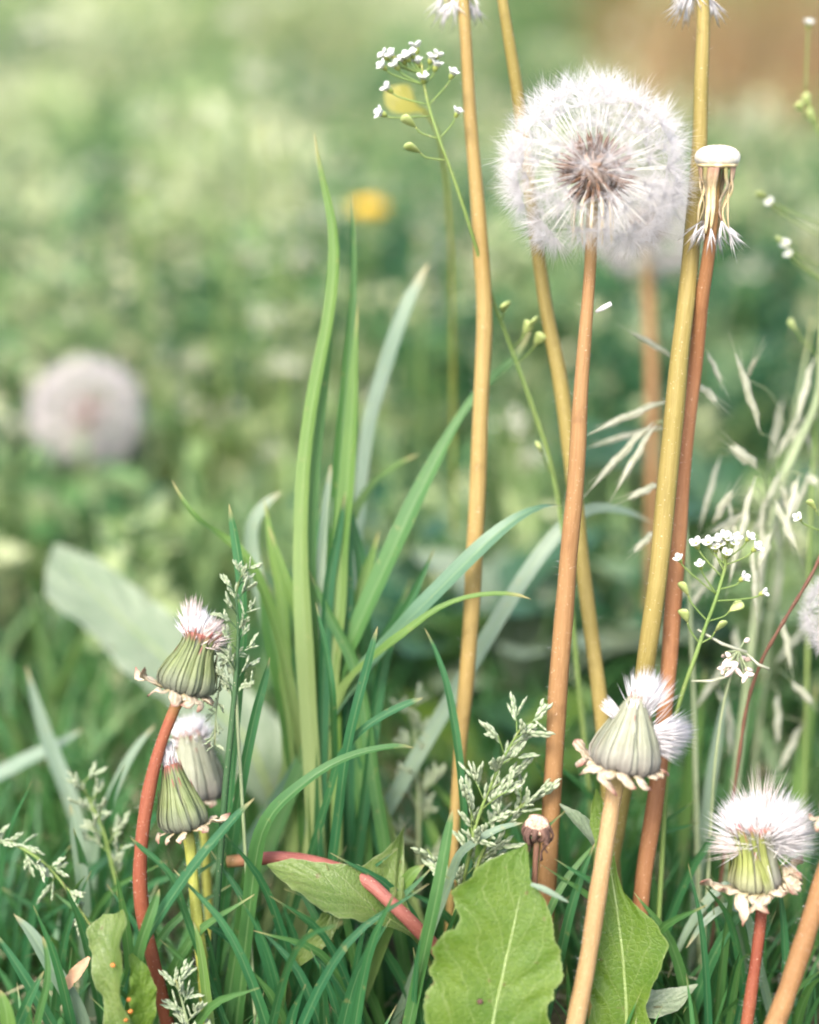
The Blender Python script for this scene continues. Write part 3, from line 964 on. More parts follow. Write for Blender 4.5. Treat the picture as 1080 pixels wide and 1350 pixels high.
# ------------------------------------------------------------------ closed and half open heads
def head(label, base, top, rows, mat, prof, nb, bmat, reflex, fluff, seedv, inner=None, gap=None, lean=0.0, bw=1.0, core='bract_grey'):
    """base/top pixel points fix the axis; prof = (z, r) in px; reflex = (angle deg, length, width, droop) in px"""
    random.seed(seedv)
    bx, by, d = base
    s = K * d
    B = P(bx, by, d)
    Tp = P(*top)
    ax = (Tp - B).normalized()
    x = (RIGHT - ax * RIGHT.dot(ax)).normalized()          # local x = image right, local y = away from the camera
    y = ax.cross(x)
    Mx = Matrix.Translation(B) @ Matrix((x, y, ax)).transposed().to_4x4()
    root = thing('dandelion_bud', label, 'dandelion', stem_base(rows))
    stem_part(root, rows, mat, 36, 12)
    zs = np.array([p[0] for p in prof], float)
    rs = np.array([p[1] for p in prof], float)
    mb = MB()                                               # inner cup that the bracts clothe
    zz = np.linspace(zs[0], zs[-1] * 0.92, 14)
    mb.lathe([(max(0.5, np.interp(q, zs, rs) * 0.88) * s, q * s) for q in zz], 24).move(Mx)
    mb.build('cup', core, root)
    for i in range(nb):
        a = 2 * math.pi * (i + random.uniform(-.2, .2)) / nb
        if gap and gap[0] < (math.degrees(a) % 360) < gap[1]:
            continue
        n = 14
        t = np.linspace(0, 1, n)
        top_k = random.uniform(0.94, 1.06)
        zc = zs[0] + (zs[-1] * top_k - zs[0]) * t
        rc = np.interp(zc, zs, rs) * (1.0 + 0.045 * (i % 2) + .02 * math.sin(i * 5))
        rc = rc + np.maximum(0, t - 0.8) * random.uniform(-6, 16)
        tw = random.uniform(-.12, .12)
        lx = lean * t ** 2
        pts = np.stack([rc * np.cos(a + tw * t) + lx, rc * np.sin(a + tw * t), zc], 1) * s
        w = 2 * math.pi * rc / nb * random.uniform(.5, .85) * bw
        w = np.minimum(w, 8 * bw) * np.interp(t, [0, .15, .75, 1], [0.8, 1, .85, .12])
        mb = MB()
        mb.tube(pts, w * s, 8, nrm=(math.cos(a + .25 * (-1) ** i), math.sin(a + .25 * (-1) ** i), 0.0), flat=random.uniform(.16, .26))
        mb.move(Mx)
        mb.build('bract', bmat, root)
    for i in range(9):
        a = 2 * math.pi * (i + random.uniform(-.4, .4)) / 9
        if gap and gap[0] < (math.degrees(a) % 360) < gap[1]:
            continue
        n = 14
        t = np.linspace(0, 1, n)
        zc = zs[0] + 2 + (zs[-1] * random.uniform(.55, .98) - zs[0]) * t
        rc = np.interp(zc, zs, rs) * 1.07 + np.maximum(0, t - .7) * random.uniform(-2, 14) + 1.2
        tw = random.uniform(-.3, .3)
        pts = np.stack([rc * np.cos(a + tw * t) + lean * t ** 2, rc * np.sin(a + tw * t), zc], 1) * s
        w = random.uniform(3.0, 7.0) * np.interp(t, [0, .2, .6, 1], [.8, 1, .7, .08]) * (1 + .12 * np.sin(t * 17 + i))
        mb = MB()
        mb.tube(pts, w * s, 8, nrm=(math.cos(a + random.uniform(-.4, .4)), math.sin(a + random.uniform(-.4, .4)), 0.0), flat=.15)
        mb.move(Mx)
        mb.build('bract', bmat, root)
    for (ang, L, W, droop) in reflex:
        a = math.radians(ang)
        r0 = np.interp(2, zs, rs)
        rad = np.array([r0 * 0.55, r0 * 0.9, r0 + L * 0.35, r0 + L * 0.75, r0 + L])
        z = np.array([-1, -4, -3 - droop * 0.2, -3 - droop * 0.55 + random.uniform(-2, 2), -3 - droop])
        ja = [a, a, a + random.uniform(-.12, .12), a + random.uniform(-.22, .22), a + random.uniform(-.35, .35)]
        jz = np.array([0, 0, random.uniform(-2, 3), random.uniform(-3, 5), random.uniform(-6, 6)])
        bp = catmull(np.stack([rad * np.cos(ja), rad * np.sin(ja), z + jz], 1), 14)
        ww = np.interp(np.linspace(0, 1, 14), [0, .3, .6, .85, 1], [0.6, 0.8, 1.0, 0.65, 0.12]) * W / 2 * random.uniform(.7, 1.15)
        ww = ww * (1 + .14 * np.sin(np.arange(14) * 2.1 + random.random() * 6))
        mb = MB()
        mb.tube(bp * s, ww * s, 9, nrm=(math.cos(a) * .5 + random.uniform(-.5, .5), math.sin(a) * .5, 1), flat=random.uniform(.18, .34))
        mb.v = [tuple(np.array(q) + rng.normal(0, .45 * s, 3)) for q in mb.v]
        mb.move(Mx)
        mb.build('outer_bract', 'bract_cream', root)
    for (cx, cy, cz, dx, dy, dz, spread, L, n, r, fm) in fluff:
        mb = MB()
        dv = Vector((dx, dy, dz)).normalized()
        for _ in range(n):
            q = (dv + Vector([random.gauss(0, spread) for _ in range(3)])).normalized()
            o = Vector((cx, cy, cz)) + Vector([random.gauss(0, 3) for _ in range(3)])
            mb.hair(o * s, q, L * s * random.uniform(0.72, 1.08), r * s, bend=[random.uniform(-.08, .08) for _ in range(3)])
        mb.move(Mx)
        mb.build('pappus_tuft', fm, root)
    if inner:
        inner(root, Mx, s)
    return root


R4 = random.Random(4)
ring = lambda n, L, W, dr, off=0: [(off + 360 * i / n + R4.uniform(-12, 12), L * R4.uniform(.75, 1.2), W * R4.uniform(.85, 1.15), dr * R4.uniform(.4, 1.4)) for i in range(n)]

# left bud on the red-brown stem
head('flared grey green bud with a pinkish white cap on the curved red brown stem', (243, 908, .42), (262, 838, .4195),
     [(236, 921, .42, 17), (228, 938, .42, 15), (211, 985, .42, 16), (197, 1040, .42, 18), (188, 1100, .42, 18), (185, 1160, .421, 19), (190, 1215, .423, 19), (206, 1285, .426, 18)], 'stem_red',
     [(-9, 12), (-2, 28), (5, 35), (14, 36), (28, 32), (45, 25), (60, 21), (72, 21), (84, 29)], 26, 'bract_green',
     [(185, 40, 15, -6), (200, 34, 14, -22), (230, 16, 18, 12), (262, 14, 20, 14), (285, 14, 21, 14), (310, 13, 19, 12), (340, 12, 16, 10), (30, 14, 18, 12), (80, 14, 18, 12), (125, 15, 18, 12)],
     [(-2, 0, 58, -.12, 0, 1, 0.26, 50, 420, 1.3, 'pappus_white'), (4, -2, 62, 0.75, -.15, 1, 0.24, 44, 320, 1.2, 'pappus_pinkish'), (-8, 0, 62, -.25, 0, 1, 0.1, 58, 120, 1.2, 'pappus_pinkish')], 21, lean=5)
# lower left bud on the yellow-green stem
head('small grey green bud with a white tip on the yellow green stem', (243, 1088, .424), (226, 1010, .4225),
     [(247, 1098, .424, 16), (251, 1120, .424, 15), (255, 1165, .424, 15), (262, 1230, .424, 16), (268, 1290, .424, 16), (274, 1350, .425, 16)], 'stem_yellowgreen',
     [(-8, 9), (-2, 24), (6, 30), (18, 30), (35, 25), (55, 18), (75, 13), (92, 9)], 22, 'bract_green',
     [(350, 36, 13, -4), (315, 16, 13, 8), (275, 14, 13, 12), (235, 14, 13, 12), (190, 12, 12, 8), (20, 22, 12, 2), (90, 12, 12, 8), (140, 12, 12, 8)],
     [(0, 0, 78, -.05, 0, 1, 0.16, 36, 260, 0.8, 'pappus_white')], 22)
# the bud behind it
head('soft blurred bud with a white cap directly behind the lower left bud', (264, 1052, .452), (252, 975, .452),
     [(266, 1062, .452, 13), (270, 1110, .452, 12), (274, 1180, .453, 12), (278, 1260, .454, 12)], 'stem_yellowgreen',
     [(-8, 9), (-2, 26), (6, 33), (20, 33), (40, 30), (60, 25), (78, 22), (92, 20)], 15, 'bract_grey',
     [(0, 14, 14, 6), (60, 14, 14, 6), (120, 14, 14, 6), (180, 14, 14, 6), (240, 14, 14, 6), (300, 14, 14, 6)],
     [(0, 0, 66, 0, 0, 1, 0.42, 46, 520, 1.0, 'pappus_white')], 23)
# centre right bud bursting open
head('pale cone shaped bud bursting with white fluff on the light tan stem', (822, 1008, .413), (838, 925, .411),
     [(815, 1020, .413, 30), (810, 1046, .413, 22), (804, 1080, .412, 22), (796, 1130, .411, 23), (785, 1200, .41, 24), (773, 1275, .41, 24), (759, 1350, .41, 25)], 'stem_tan',
     [(-10, 16), (-3, 34), (4, 41), (16, 42), (34, 36), (54, 27), (72, 18), (90, 10), (104, 4)], 21, 'bract_grey',
     [(180, 20, 26, 4), (212, 18, 20, 12), (240, 16, 24, 20), (268, 14, 20, 18), (295, 16, 26, 12), (325, 14, 22, 2), (350, 18, 22, -4), (160, 34, 22, -22), (30, 12, 18, 12), (80, 12, 18, 12), (120, 12, 18, 12)],
     [(8, 6, 58, 0.12, 0.05, 1, 0.22, 70, 620, 0.8, 'pappus_white'), (22, 2, 42, 1, -.05, 0.33, 0.17, 62, 520, 0.8, 'pappus_white'),
      (26, 2, 30, 1, -.1, 0.05, 0.16, 50, 160, 0.8, 'pappus_white'), (-16, 2, 62, -1, -.1, 0.75, 0.14, 32, 90, 0.9, 'pappus_white'), (-2, -6, 70, -.1, -.2, 1, .15, 24, 70, 1.0, 'pappus_white')], 24, bw=1.5)


def right_inner(root, Mx, s):
    random.seed(77)
    for i in range(9):                      # seeds standing in the open right-hand side
        a = math.radians(random.uniform(-75, 60))
        r = random.uniform(4, 15)
        p0 = Vector((r * math.cos(a), r * math.sin(a), random.uniform(10, 24)))
        d = Vector((0.35 + 0.5 * random.random(), random.uniform(-.3, .3), 1)).normalized()
        o = place('seed', SEED, root, Mx @ (p0 * s), aim(Mx.to_3x3() @ d), 0.9)


head('half open head with a broad white brush of pappus on the red stem', (1000, 1168, .416), (1001, 1090, .415),
     [(1001, 1180, .416, 22), (1004, 1200, .416, 16), (999, 1250, .416, 15), (992, 1300, .416, 16), (985, 1350, .416, 17)], 'stem_red',
     [(-10, 12), (-3, 28), (5, 35), (16, 33), (32, 28), (50, 25), (70, 27), (90, 33)], 22, 'bract_olive',
     [(182, 48, 20, -10), (205, 30, 18, -8), (225, 20, 18, 34), (252, 12, 20, 26), (275, 14, 22, 16), (300, 14, 30, -8), (325, 18, 30, -6), (350, 22, 26, -18), (5, 26, 26, -44), (20, 22, 22, -20), (60, 14, 20, 10), (100, 14, 20, 10), (140, 14, 20, 10)],
     [(2, 0, 56, 0.02, 0, 1, 0.50, 72, 900, 0.75, 'pappus_white'), (10, -2, 56, 0.75, -.1, .75, 0.36, 78, 700, .75, 'pappus_white'), (-8, 0, 56, -.7, 0, 1, .3, 70, 420, .75, 'pappus_white'),
      (-6, -4, 50, -1, -.1, .12, .12, 70, 70, .6, 'pappus_pinkish'), (10, 0, 50, 1, -.1, .1, .16, 66, 110, .6, 'pappus_white'), (0, 0, 70, 0.1, 0, 1, .28, 92, 40, .6, 'pappus_pinkish')],
     25, inner=right_inner, gap=(285, 420), lean=-14, core='bract_grey')

# leaning stem cut by the lower right corner; its head is above the right edge
rows = [(1108, 1098, .405, 24), (1084, 1165, .405, 25), (1062, 1235, .405, 26), (1042, 1295, .405, 26), (1022, 1350, .405, 27)]
head('leaning orange stem cut off by the lower right corner', (1113, 1084, .405), (1135, 1020, .405), rows, 'stem_orange',
     [(-8, 12), (0, 30), (12, 34), (40, 28), (70, 20), (90, 12)], 15, 'bract_green', ring(8, 14, 16, 12), [(0, 0, 70, 0, 0, 1, .2, 40, 120, .8, 'pappus_white')], 26)


# ------------------------------------------------------------------ small dried brown head
random.seed(31)
rows = [(709, 1092, .414, 9), (706, 1130, .414, 8), (704, 1170, .415, 9), (700, 1230, .420, 10), (694, 1300, .424, 10)]
root = thing('withered_dandelion', 'small withered brown head with curled dark bracts above the big leaf', 'dandelion', stem_base(rows))
stem_part(root, rows, 'stem_brown', 24, 8)
s = K * .414
C0 = P(708, 1090, .414)
mb = MB()
mb.lathe([(r * s, z * s) for r, z in [(4, -10), (10, -4), (14, 1), (16, 5), (13, 8), (6, 6), (2, 3)]], 18)
mb.v = [(x + random.gauss(0, 1.2) * s, y + random.gauss(0, 1.2) * s, z + random.gauss(0, 1.0) * s) for x, y, z in mb.v]
mb.move(Matrix.Translation(C0) @ Matrix.Rotation(0.5, 4, 'X'))
mb.build('disc', 'dead_disc', root)
for i in range(14):
    a = 2 * math.pi * i / 14 + random.uniform(-.2, .2)
    H = random.uniform(22, 62) if i % 3 == 0 else random.uniform(14, 34)
    q = [(14, 4), (19, -6), (15 + random.uniform(-4, 8), -16), (10 + random.uniform(-4, 8), -H * .7), (12 + random.uniform(-8, 12), -H)]
    bp = catmull([(r * math.cos(a + .3 * j * random.uniform(-.4, .4)), r * math.sin(a), z) for j, (r, z) in enumerate(q)], 12)
    mb = MB()
    mb.tube(bp * s, np.linspace(4.4, 1.6, 12) * s, 6, nrm=(math.cos(a), math.sin(a), 0), flat=.5)
    mb.move(Matrix.Translation(C0))
    mb.build('bract', 'bract_dead', root)


# ------------------------------------------------------------------ leaves
def leaf(root, rows, left, right, mat, nrm, cup=0.15, wave=0.06, stations=70, seedv=1, name='leaf', rib=True, ground=False, cols=25, ribw=5.0, ribmat='leaf_midrib', pucker=0.045):
    """rows = midrib (px, py, d); left/right half widths in px along it; nrm = blade normal (camera basis)"""
    rr = random.Random(seedv)
    w = [list(P(x, y, d)) + [K * d] for x, y, d in rows]
    c = catmull(w, stations)
    p, s = c[:, :3], c[:, 3].mean()
    T = tangents(p)
    N = np.array(RIGHT) * nrm[0] + np.array(UP) * nrm[1] - np.array(FWD) * nrm[2]
    N = unit(np.broadcast_to(N, p.shape) - T * np.sum(N * T, 1, keepdims=True))
    S = np.cross(N, T)
    if np.mean(S @ np.array(RIGHT)) < 0:
        S = -S
    t = np.linspace(0, 1, stations)
    def half(a):
        if hasattr(a[0], '__len__'):
            return np.interp(t, [q[0] for q in a], [q[1] for q in a]) * s
        return np.interp(t, np.linspace(0, 1, len(a)), a) * s
    Lw, Rw = half(left), half(right)
    tooth = lambda f, o: 1 + .035 * np.abs(np.sin(t * f + o)) + .02 * np.sin(t * f * 2.7 + o * 3) + .015 * np.array([rr.uniform(-1, 1) for _ in t])
    Lw, Rw = Lw * tooth(34, 1.0), Rw * tooth(31, 2.2)
    us = np.linspace(-1, 1, cols)
    ph = rr.uniform(0, 6)
    V, uv = [], []
    for i in range(stations):
        for u in us:
            hw = Lw[i] if u < 0 else Rw[i]
            z = cup * abs(u) ** 1.5 * hw + wave * hw * u * u * math.sin(t[i] * 26 + ph + 2 * u) + 0.03 * hw * math.sin(t[i] * 60 + abs(u) * 9 + ph) * abs(u) + pucker * hw * (abs(math.sin(t[i] * 24 + abs(u) * 4.5 + (0.6 if u > 0 else 0))) ** 0.6 - .6) * min(1, 3 * abs(u)) * (1.2 - abs(u))
            V.append(p[i] + S[i] * u * hw + N[i] * z)
            uv.append(((u + 1) / 2, t[i]))
    F = [(i * cols + j, i * cols + j + 1, (i + 1) * cols + j + 1, (i + 1) * cols + j) for i in range(stations - 1) for j in range(cols - 1)]
    mb = MB()
    mb.add(V, F, uv)
    lo = mb.build(name, mat, root)
    if rib:
        mb = MB()
        ext = p - N * 0.0002
        mb.tube(ext[3:], np.linspace(0.3, 1, stations - 3) * ribw / 2 * s, 6, nrm=N[3:], flat=0.7)
        mb.build('midrib', ribmat, lo)
    return lo


root = thing('dandelion_leaf', 'large bright green scalloped dandelion leaf at the bottom centre', 'leaf', (*P(600, 1560, .40).xy, 0))
leaf(root, [(694, 1112, .412), (690, 1150, .409), (682, 1200, .407), (671, 1250, .406), (660, 1300, .405), (650, 1350, .404), (640, 1420, .404), (632, 1480, .405), (628, 1540, .408)],
     [((y - 1112) / 428, w) for y, w in [(1112, 1), (1118, 5), (1135, 28), (1150, 48), (1170, 64), (1185, 75), (1205, 89), (1214, 84), (1235, 70), (1250, 71), (1257, 86), (1266, 92), (1290, 95), (1312, 92), (1322, 86), (1336, 92), (1355, 92), (1400, 70), (1420, 50), (1440, 56), (1480, 24), (1540, 4)]],
     [((y - 1112) / 428, w) for y, w in [(1112, 1), (1120, 3), (1145, 6), (1165, 10), (1176, 20), (1190, 33), (1210, 46), (1234, 54), (1246, 64), (1262, 71), (1285, 73), (1308, 68), (1318, 62), (1334, 66), (1360, 78), (1390, 66), (1420, 44), (1440, 48), (1480, 20), (1540, 4)]],
     'leaf_bright', (0.05, 0.42, 1.0), 0.16, 0.06, 170, 3, ribw=9, pucker=0.06)
mb = MB()
mb.lathe([(r * K * .4, z * K * .4) for r, z in [(4.5, -.8), (3.5, .9), (1, 1.6)]], 8).move(Matrix.Translation(P(633, 1321, .4035)) @ Matrix.Rotation(math.pi / 2, 4, 'X'))
mb.build('spot', 'bract_dead', root)

root = thing('dandelion_leaf', 'bright green lobed leaf behind the light tan stem', 'leaf', (*P(800, 1560, .42).xy, 0))
leaf(root, [(786, 1040, .425), (795, 1090, .424), (806, 1150, .422), (815, 1210, .42), (822, 1270, .419), (826, 1340, .419), (826, 1420, .42), (822, 1520, .424)],
     [1, 10, 16, 14, 16, 22, 30, 34, 40, 46, 52, 50, 44, 46, 40, 30, 20, 12, 6, 4],
     [1, 8, 14, 10, 8, 8, 12, 30, 52, 60, 50, 36, 26, 32, 44, 40, 26, 14, 8, 4], 'leaf_bright', (-0.25, 0.35, 1.0), 0.25, 0.08, 130, 5, ribw=8, pucker=0.06)
root = thing('dandelion_leaf', 'small pale leaf tip pointing right near the lower right stems', 'leaf', (*P(800, 1500, .43).xy, 0))
leaf(root, [(920, 1298, .428), (895, 1312, .427), (868, 1322, .426), (840, 1325, .427), (815, 1345, .43), (800, 1400, .436)],
     [1, 8, 13, 17, 20, 20, 16, 10, 6], [1, 10, 22, 26, 24, 22, 18, 12, 6], 'leaf_pale_sheen', (0.0, 0.8, 0.7), 0.3, 0.08, 40, 6)
root = thing('dandelion_leaf', 'pale folded leaf tip between the orange and tan stems', 'leaf', (*P(800, 1450, .44).xy, 0))
leaf(root, [(738, 1060, .431), (752, 1075, .430), (768, 1092, .430), (784, 1112, .431), (800, 1150, .435), (806, 1230, .44)],
     [1, 6, 9, 11, 12, 10, 8, 5], [1, 10, 16, 18, 16, 12, 8, 5], 'leaf_pale_sheen', (0.2, 0.8, 0.6), 0.3, 0.05, 40, 7)

root = thing('dandelion_leaf', 'toothed green leaf folded over the pinkish stalk left of bottom centre', 'leaf', (*P(560, 1400, .43).xy, 0))
leaf(root, [(352, 1140, .424), (385, 1150, .421), (420, 1164, .419), (455, 1180, .419), (490, 1198, .421), (520, 1215, .424), (550, 1240, .428), (575, 1290, .435)],
     [1, 16, 28, 38, 46, 42, 34, 22, 14, 8, 5, 4, 3], [(0, 1), (.1, 16), (.3, 30), (.42, 44), (.50, 72), (.58, 118), (.61, 96), (.66, 44), (.76, 16), (.9, 5), (1, 3)], 'leaf_dull', (0.15, 0.85, 0.75), 0.32, 0.05, 70, 8, ribw=5)
root = thing('dandelion_leaf', 'narrow pale leaf hanging in shade below the folded toothed leaf', 'leaf', (*P(470, 1400, .44).xy, 0))
leaf(root, [(375, 1283, .434), (400, 1258, .431), (425, 1230, .430), (440, 1200, .432), (452, 1170, .436)],
     [1, 8, 14, 16, 14, 8, 3], [1, 8, 12, 14, 12, 8, 3], 'leaf_dull', (0.5, 0.6, 0.7), 0.2, 0.05, 40, 9)

root = thing('dandelion_leaf', 'curled crumpled leaf with rust spots in the lower left', 'leaf', (*P(180, 1500, .42).xy, 0))
leaf(root, [(150, 1205, .411), (146, 1240, .408), (150, 1290, .407), (158, 1340, .408), (166, 1400, .410), (172, 1460, .414)],
     [14, 26, 26, 22, 18, 18, 20, 16, 10, 6], [24, 32, 30, 16, 14, 20, 26, 20, 10, 6], 'leaf_dull', (-0.5, 0.3, 0.9), 0.5, 0.22, 60, 10)
leaf(root, [(172, 1258, .409), (184, 1285, .409), (190, 1320, .410), (188, 1370, .412)],
     [3, 14, 22, 20, 14], [3, 12, 16, 14, 8], 'leaf_bright', (0.3, 0.5, 0.8), 0.3, 0.2, 40, 11, rib=False)
for (x, y, q) in [(149, 1273, 3), (170, 1318, 2.5), (172, 1334, 3), (166, 1345, 2.5)]:
    mb = MB()
    mb.lathe([(r * q * K * .405, z * q * K * .405) for r, z in [(.9, -.5), (1, 0), (.6, .5), (.1, .7)]], 10)
    mb.v = [(a + random.gauss(0, .0001), b_ + random.gauss(0, .0001), c_) for a, b_, c_ in mb.v]
    mb.move(Matrix.Translation(P(x, y, .4045)) @ Matrix.Rotation(math.pi / 2 - PITCH, 4, 'X'))
    mb.build('rust_spot', 'rust_spot', root)

root = thing('dock_leaf', 'big pale blurred leaf slanting behind the left buds', 'leaf', (*P(420, 1200, .52).xy, 0))
leaf(root, [(72, 718, .545), (110, 765, .54), (160, 815, .535), (215, 865, .53), (270, 920, .525), (325, 975, .52), (350, 1030, .52), (380, 1120, .53)],
     [2, 40, 62, 58, 50, 58, 62, 50, 48, 40, 44, 40, 22, 10, 6], [2, 26, 42, 46, 48, 52, 54, 58, 52, 50, 52, 46, 26, 10, 6], 'leaf_pale_sheen', (0.1, 0.75, 0.6), 0.12, 0.05, 60, 12, ribw=9)  # its sky sheen is painted into the pale leaf colour

# pinkish stalk lying through the folded leaf
root = thing('fallen_stalk', 'bent pinkish red dandelion stalk passing under the folded leaf', 'stalk', (*P(560, 1240, .43).xy, 0))
pts, w = path_px([(300, 1136, .433, 16), (335, 1133, .432, 17), (372, 1131, .431, 17), (420, 1138, .431, 17), (480, 1160, .424, 18), (515, 1190, .421, 18), (548, 1222, .423, 19), (585, 1265, .43, 19), (610, 1330, .44, 18)], 48, False)
mb = MB(); mb.tube(pts, w / 2, 14); mb.build('stalk', 'stem_pink', root)

# ------------------------------------------------------------------ traced grass tufts
CAMN = -np.array(FWD)


def blade(root, rows, mat, tilt=(0, 0.5), fold=0.22, ground=True, n=26, twist=0.0):
    """rows from tip to base (px, py, depth, width px)"""
    pts, w = path_px(rows, n, ground)
    nrm = CAMN + np.array(RIGHT) * tilt[0] + np.array(UP) * tilt[1]
    mb = MB()
    w = w.copy(); w[0] = 0.00008
    mb.ribbon(pts, w, nrm, fold, 7, 0.0, twist)
    return mb.build('blade', mat, root)


G = thing('grass_tuft', 'tall fresh green grass clump in the middle of the picture', 'grass', (*P(420, 1250, .45).xy, 0))
blade(G, [(414, 172, 0.4500, 1), (421, 215, 0.4500, 6), (433, 265, 0.4500, 11), (441, 315, 0.4500, 15), (440, 370, 0.4500, 18), (432, 430, 0.4500, 18), (420, 490, 0.4500, 20), (408, 560, 0.4500, 20), (400, 640, 0.4500, 21), (398, 740, 0.4500, 23), (404, 860, 0.4500, 28), (410, 960, 0.4520, 26)], 'blade_fresh', (-.5, .3), .35)
blade(G, [(446, 300, 0.4530, 1), (440, 360, 0.4530, 8), (432, 430, 0.4530, 14), (424, 500, 0.4530, 18), (412, 600, 0.4530, 22), (404, 720, 0.4530, 24), (408, 860, 0.4540, 24)], 'blade_mid', (.6, .2), .4)
blade(G, [(464, 250, 0.4570, 1), (466, 330, 0.4570, 7), (463, 420, 0.4570, 12), (456, 500, 0.4570, 16), (448, 600, 0.4570, 19), (440, 720, 0.4570, 22), (436, 860, 0.4570, 22)], 'blade_mid', (.4, .3), .35)
blade(G, [(472, 400, 0.4540, 1), (468, 470, 0.4540, 10), (464, 550, 0.4540, 18), (458, 640, 0.4540, 21), (450, 720, 0.4540, 23), (446, 800, 0.4540, 24), (436, 900, 0.4540, 24)], 'blade_fresh', (-.3, .2), .35)
blade(G, [(566, 346, 0.4850, 4), (545, 384, 0.4850, 18), (522, 440, 0.4850, 21), (506, 490, 0.4850, 21), (491, 540, 0.4840, 20), (482, 590, 0.4830, 18), (476, 650, 0.4810, 16), (468, 750, 0.4770, 16), (455, 880, 0.4700, 16)], 'blade_silver', (-.2, .9), .15)
blade(G, [(703, 428, 0.4620, 1), (682, 468, 0.4610, 12), (650, 497, 0.4600, 15), (622, 528, 0.4590, 13), (597, 566, 0.4580, 15), (572, 612, 0.4570, 22), (546, 664, 0.4560, 26), (524, 712, 0.4550, 28), (498, 768, 0.4550, 28), (466, 840, 0.4550, 26), (430, 930, 0.4560, 24)], 'blade_mid', (-.45, .5), .25)
blade(G, [(745, 667, 0.4480, 2), (715, 668, 0.4400, 9), (684, 682, 0.4380, 17), (652, 706, 0.4370, 24), (620, 736, 0.4370, 28), (580, 776, 0.4380, 28), (540, 816, 0.4400, 28), (500, 860, 0.4480, 27), (462, 905, 0.4510, 25), (425, 960, 0.4550, 22)], 'blade_blue', (-.35, .95), .2)
blade(G, [(700, 790, 0.4320, 3), (676, 784, 0.4320, 7), (640, 784, 0.4320, 8), (605, 791, 0.4330, 8), (572, 806, 0.4340, 10), (540, 830, 0.4360, 13), (505, 857, 0.4390, 16), (460, 900, 0.4500, 18), (425, 960, 0.4550, 18)], 'blade_fresh', (0, 1.0), .4)
blade(G, [(862, 690, 0.4720, 2), (830, 676, 0.4700, 12), (795, 670, 0.4680, 17), (765, 678, 0.4660, 20), (730, 710, 0.4650, 22), (680, 780, 0.4640, 22), (620, 880, 0.4650, 22)], 'blade_silver', (0, 1.0), .2)
blade(G, [(372, 648, 0.4800, 2), (350, 664, 0.4800, 12), (333, 692, 0.4800, 17), (332, 730, 0.4800, 19), (345, 790, 0.4780, 20), (370, 880, 0.4750, 20)], 'blade_silver', (.3, .6), .2)
blade(G, [(345, 756, 0.4650, 3), (352, 800, 0.4640, 22), (362, 850, 0.4630, 30), (374, 910, 0.4620, 30), (388, 1000, 0.4620, 26)], 'blade_mid', (.5, .3), .2)
blade(G, [(226, 632, 0.4400, 1), (240, 658, 0.4400, 6), (262, 686, 0.4400, 10), (288, 705, 0.4470, 13), (318, 728, 0.4480, 15), (345, 775, 0.4500, 16), (370, 850, 0.4540, 16), (392, 960, 0.4570, 16)], 'blade_fresh', (.4, .8), .3)
blade(G, [(553, 598, 0.4780, 2), (520, 615, 0.4760, 8), (490, 640, 0.4740, 11), (462, 690, 0.4700, 14), (440, 780, 0.4650, 16)], 'blade_fresh', (0, .8), .3)
blade(G, [(436, 610, 0.4570, 3), (432, 660, 0.4560, 14), (426, 720, 0.4560, 16), (420, 790, 0.4550, 16), (416, 900, 0.4560, 14)], 'blade_silver', (.3, .3), .2)
blade(G, [(416, 794, 0.4360, 1), (424, 830, 0.4360, 6), (432, 870, 0.4370, 9), (438, 915, 0.4380, 10), (440, 980, 0.4470, 11)], 'blade_deep', (.5, .3), .3)
blade(G, [(500, 700, 0.4620, 2), (485, 750, 0.4620, 14), (470, 800, 0.4610, 18), (452, 870, 0.4600, 20), (436, 960, 0.4590, 18)], 'blade_fresh', (.2, .5), .3)
for i in range(22):                                    # sheaths low in the clump
    x = 385 + i * 5.5 + random.uniform(-8, 8)
    t = random.uniform(-110, 110)
    d = random.uniform(.452, .485)
    y0 = random.uniform(620, 900)
    blade(G, [(x + t, y0, d, 1), (x + t * .7, y0 + 60, d, 12), (x + t * .3, y0 + 140, d, 17), (x, 1060, d, 18)], random.choice(['blade_mid', 'blade_fresh', 'blade_deep']), (random.uniform(-.7, .7), .4), .3)

G = thing('grass_tuft', 'dark green upright blades beside the flared left bud', 'grass', (*P(310, 1350, .43).xy, 0))
blade(G, [(302, 664, .430, 2), (307, 690, .430, 10), (314, 730, .430, 14), (320, 780, .430, 15), (321, 840, .431, 15), (316, 910, .432, 15), (308, 1000, .434, 14)], 'blade_deep', (-.5, .3), .35)
blade(G, [(356, 866, .428, 1), (349, 895, .428, 9), (338, 935, .428, 13), (327, 985, .429, 14), (315, 1050, .431, 15), (305, 1120, .434, 15)], 'blade_deep', (.5, .3), .35)
blade(G, [(546, 986, .424, 3), (525, 984, .423, 8), (495, 988, .422, 10), (460, 998, .421, 12), (424, 1016, .420, 14), (392, 1040, .420, 17), (364, 1066, .421, 20), (345, 1100, .423, 22), (335, 1150, .426, 22), (328, 1210, .429, 20)], 'blade_mid', (-.1, 1.0), .35)
blade(G, [(336, 1052, .411, 1), (312, 1076, .411, 12), (284, 1108, .411, 15), (256, 1142, .411, 16), (232, 1176, .412, 17), (212, 1206, .413, 18), (192, 1240, .415, 18), (176, 1290, .418, 18)], 'blade_deep', (-.5, .7), .3)
blade(G, [(210, 1172, .410, 3), (204, 1190, .410, 11), (195, 1215, .410, 14), (184, 1250, .411, 15), (176, 1300, .413, 15)], 'blade_mid', (.4, .5), .35)
blade(G, [(172, 1104, .413, 1), (186, 1118, .414, 7), (206, 1134, .415, 8), (228, 1160, .417, 9), (246, 1210, .42, 10)], 'blade_deep', (.4, .7), .3)
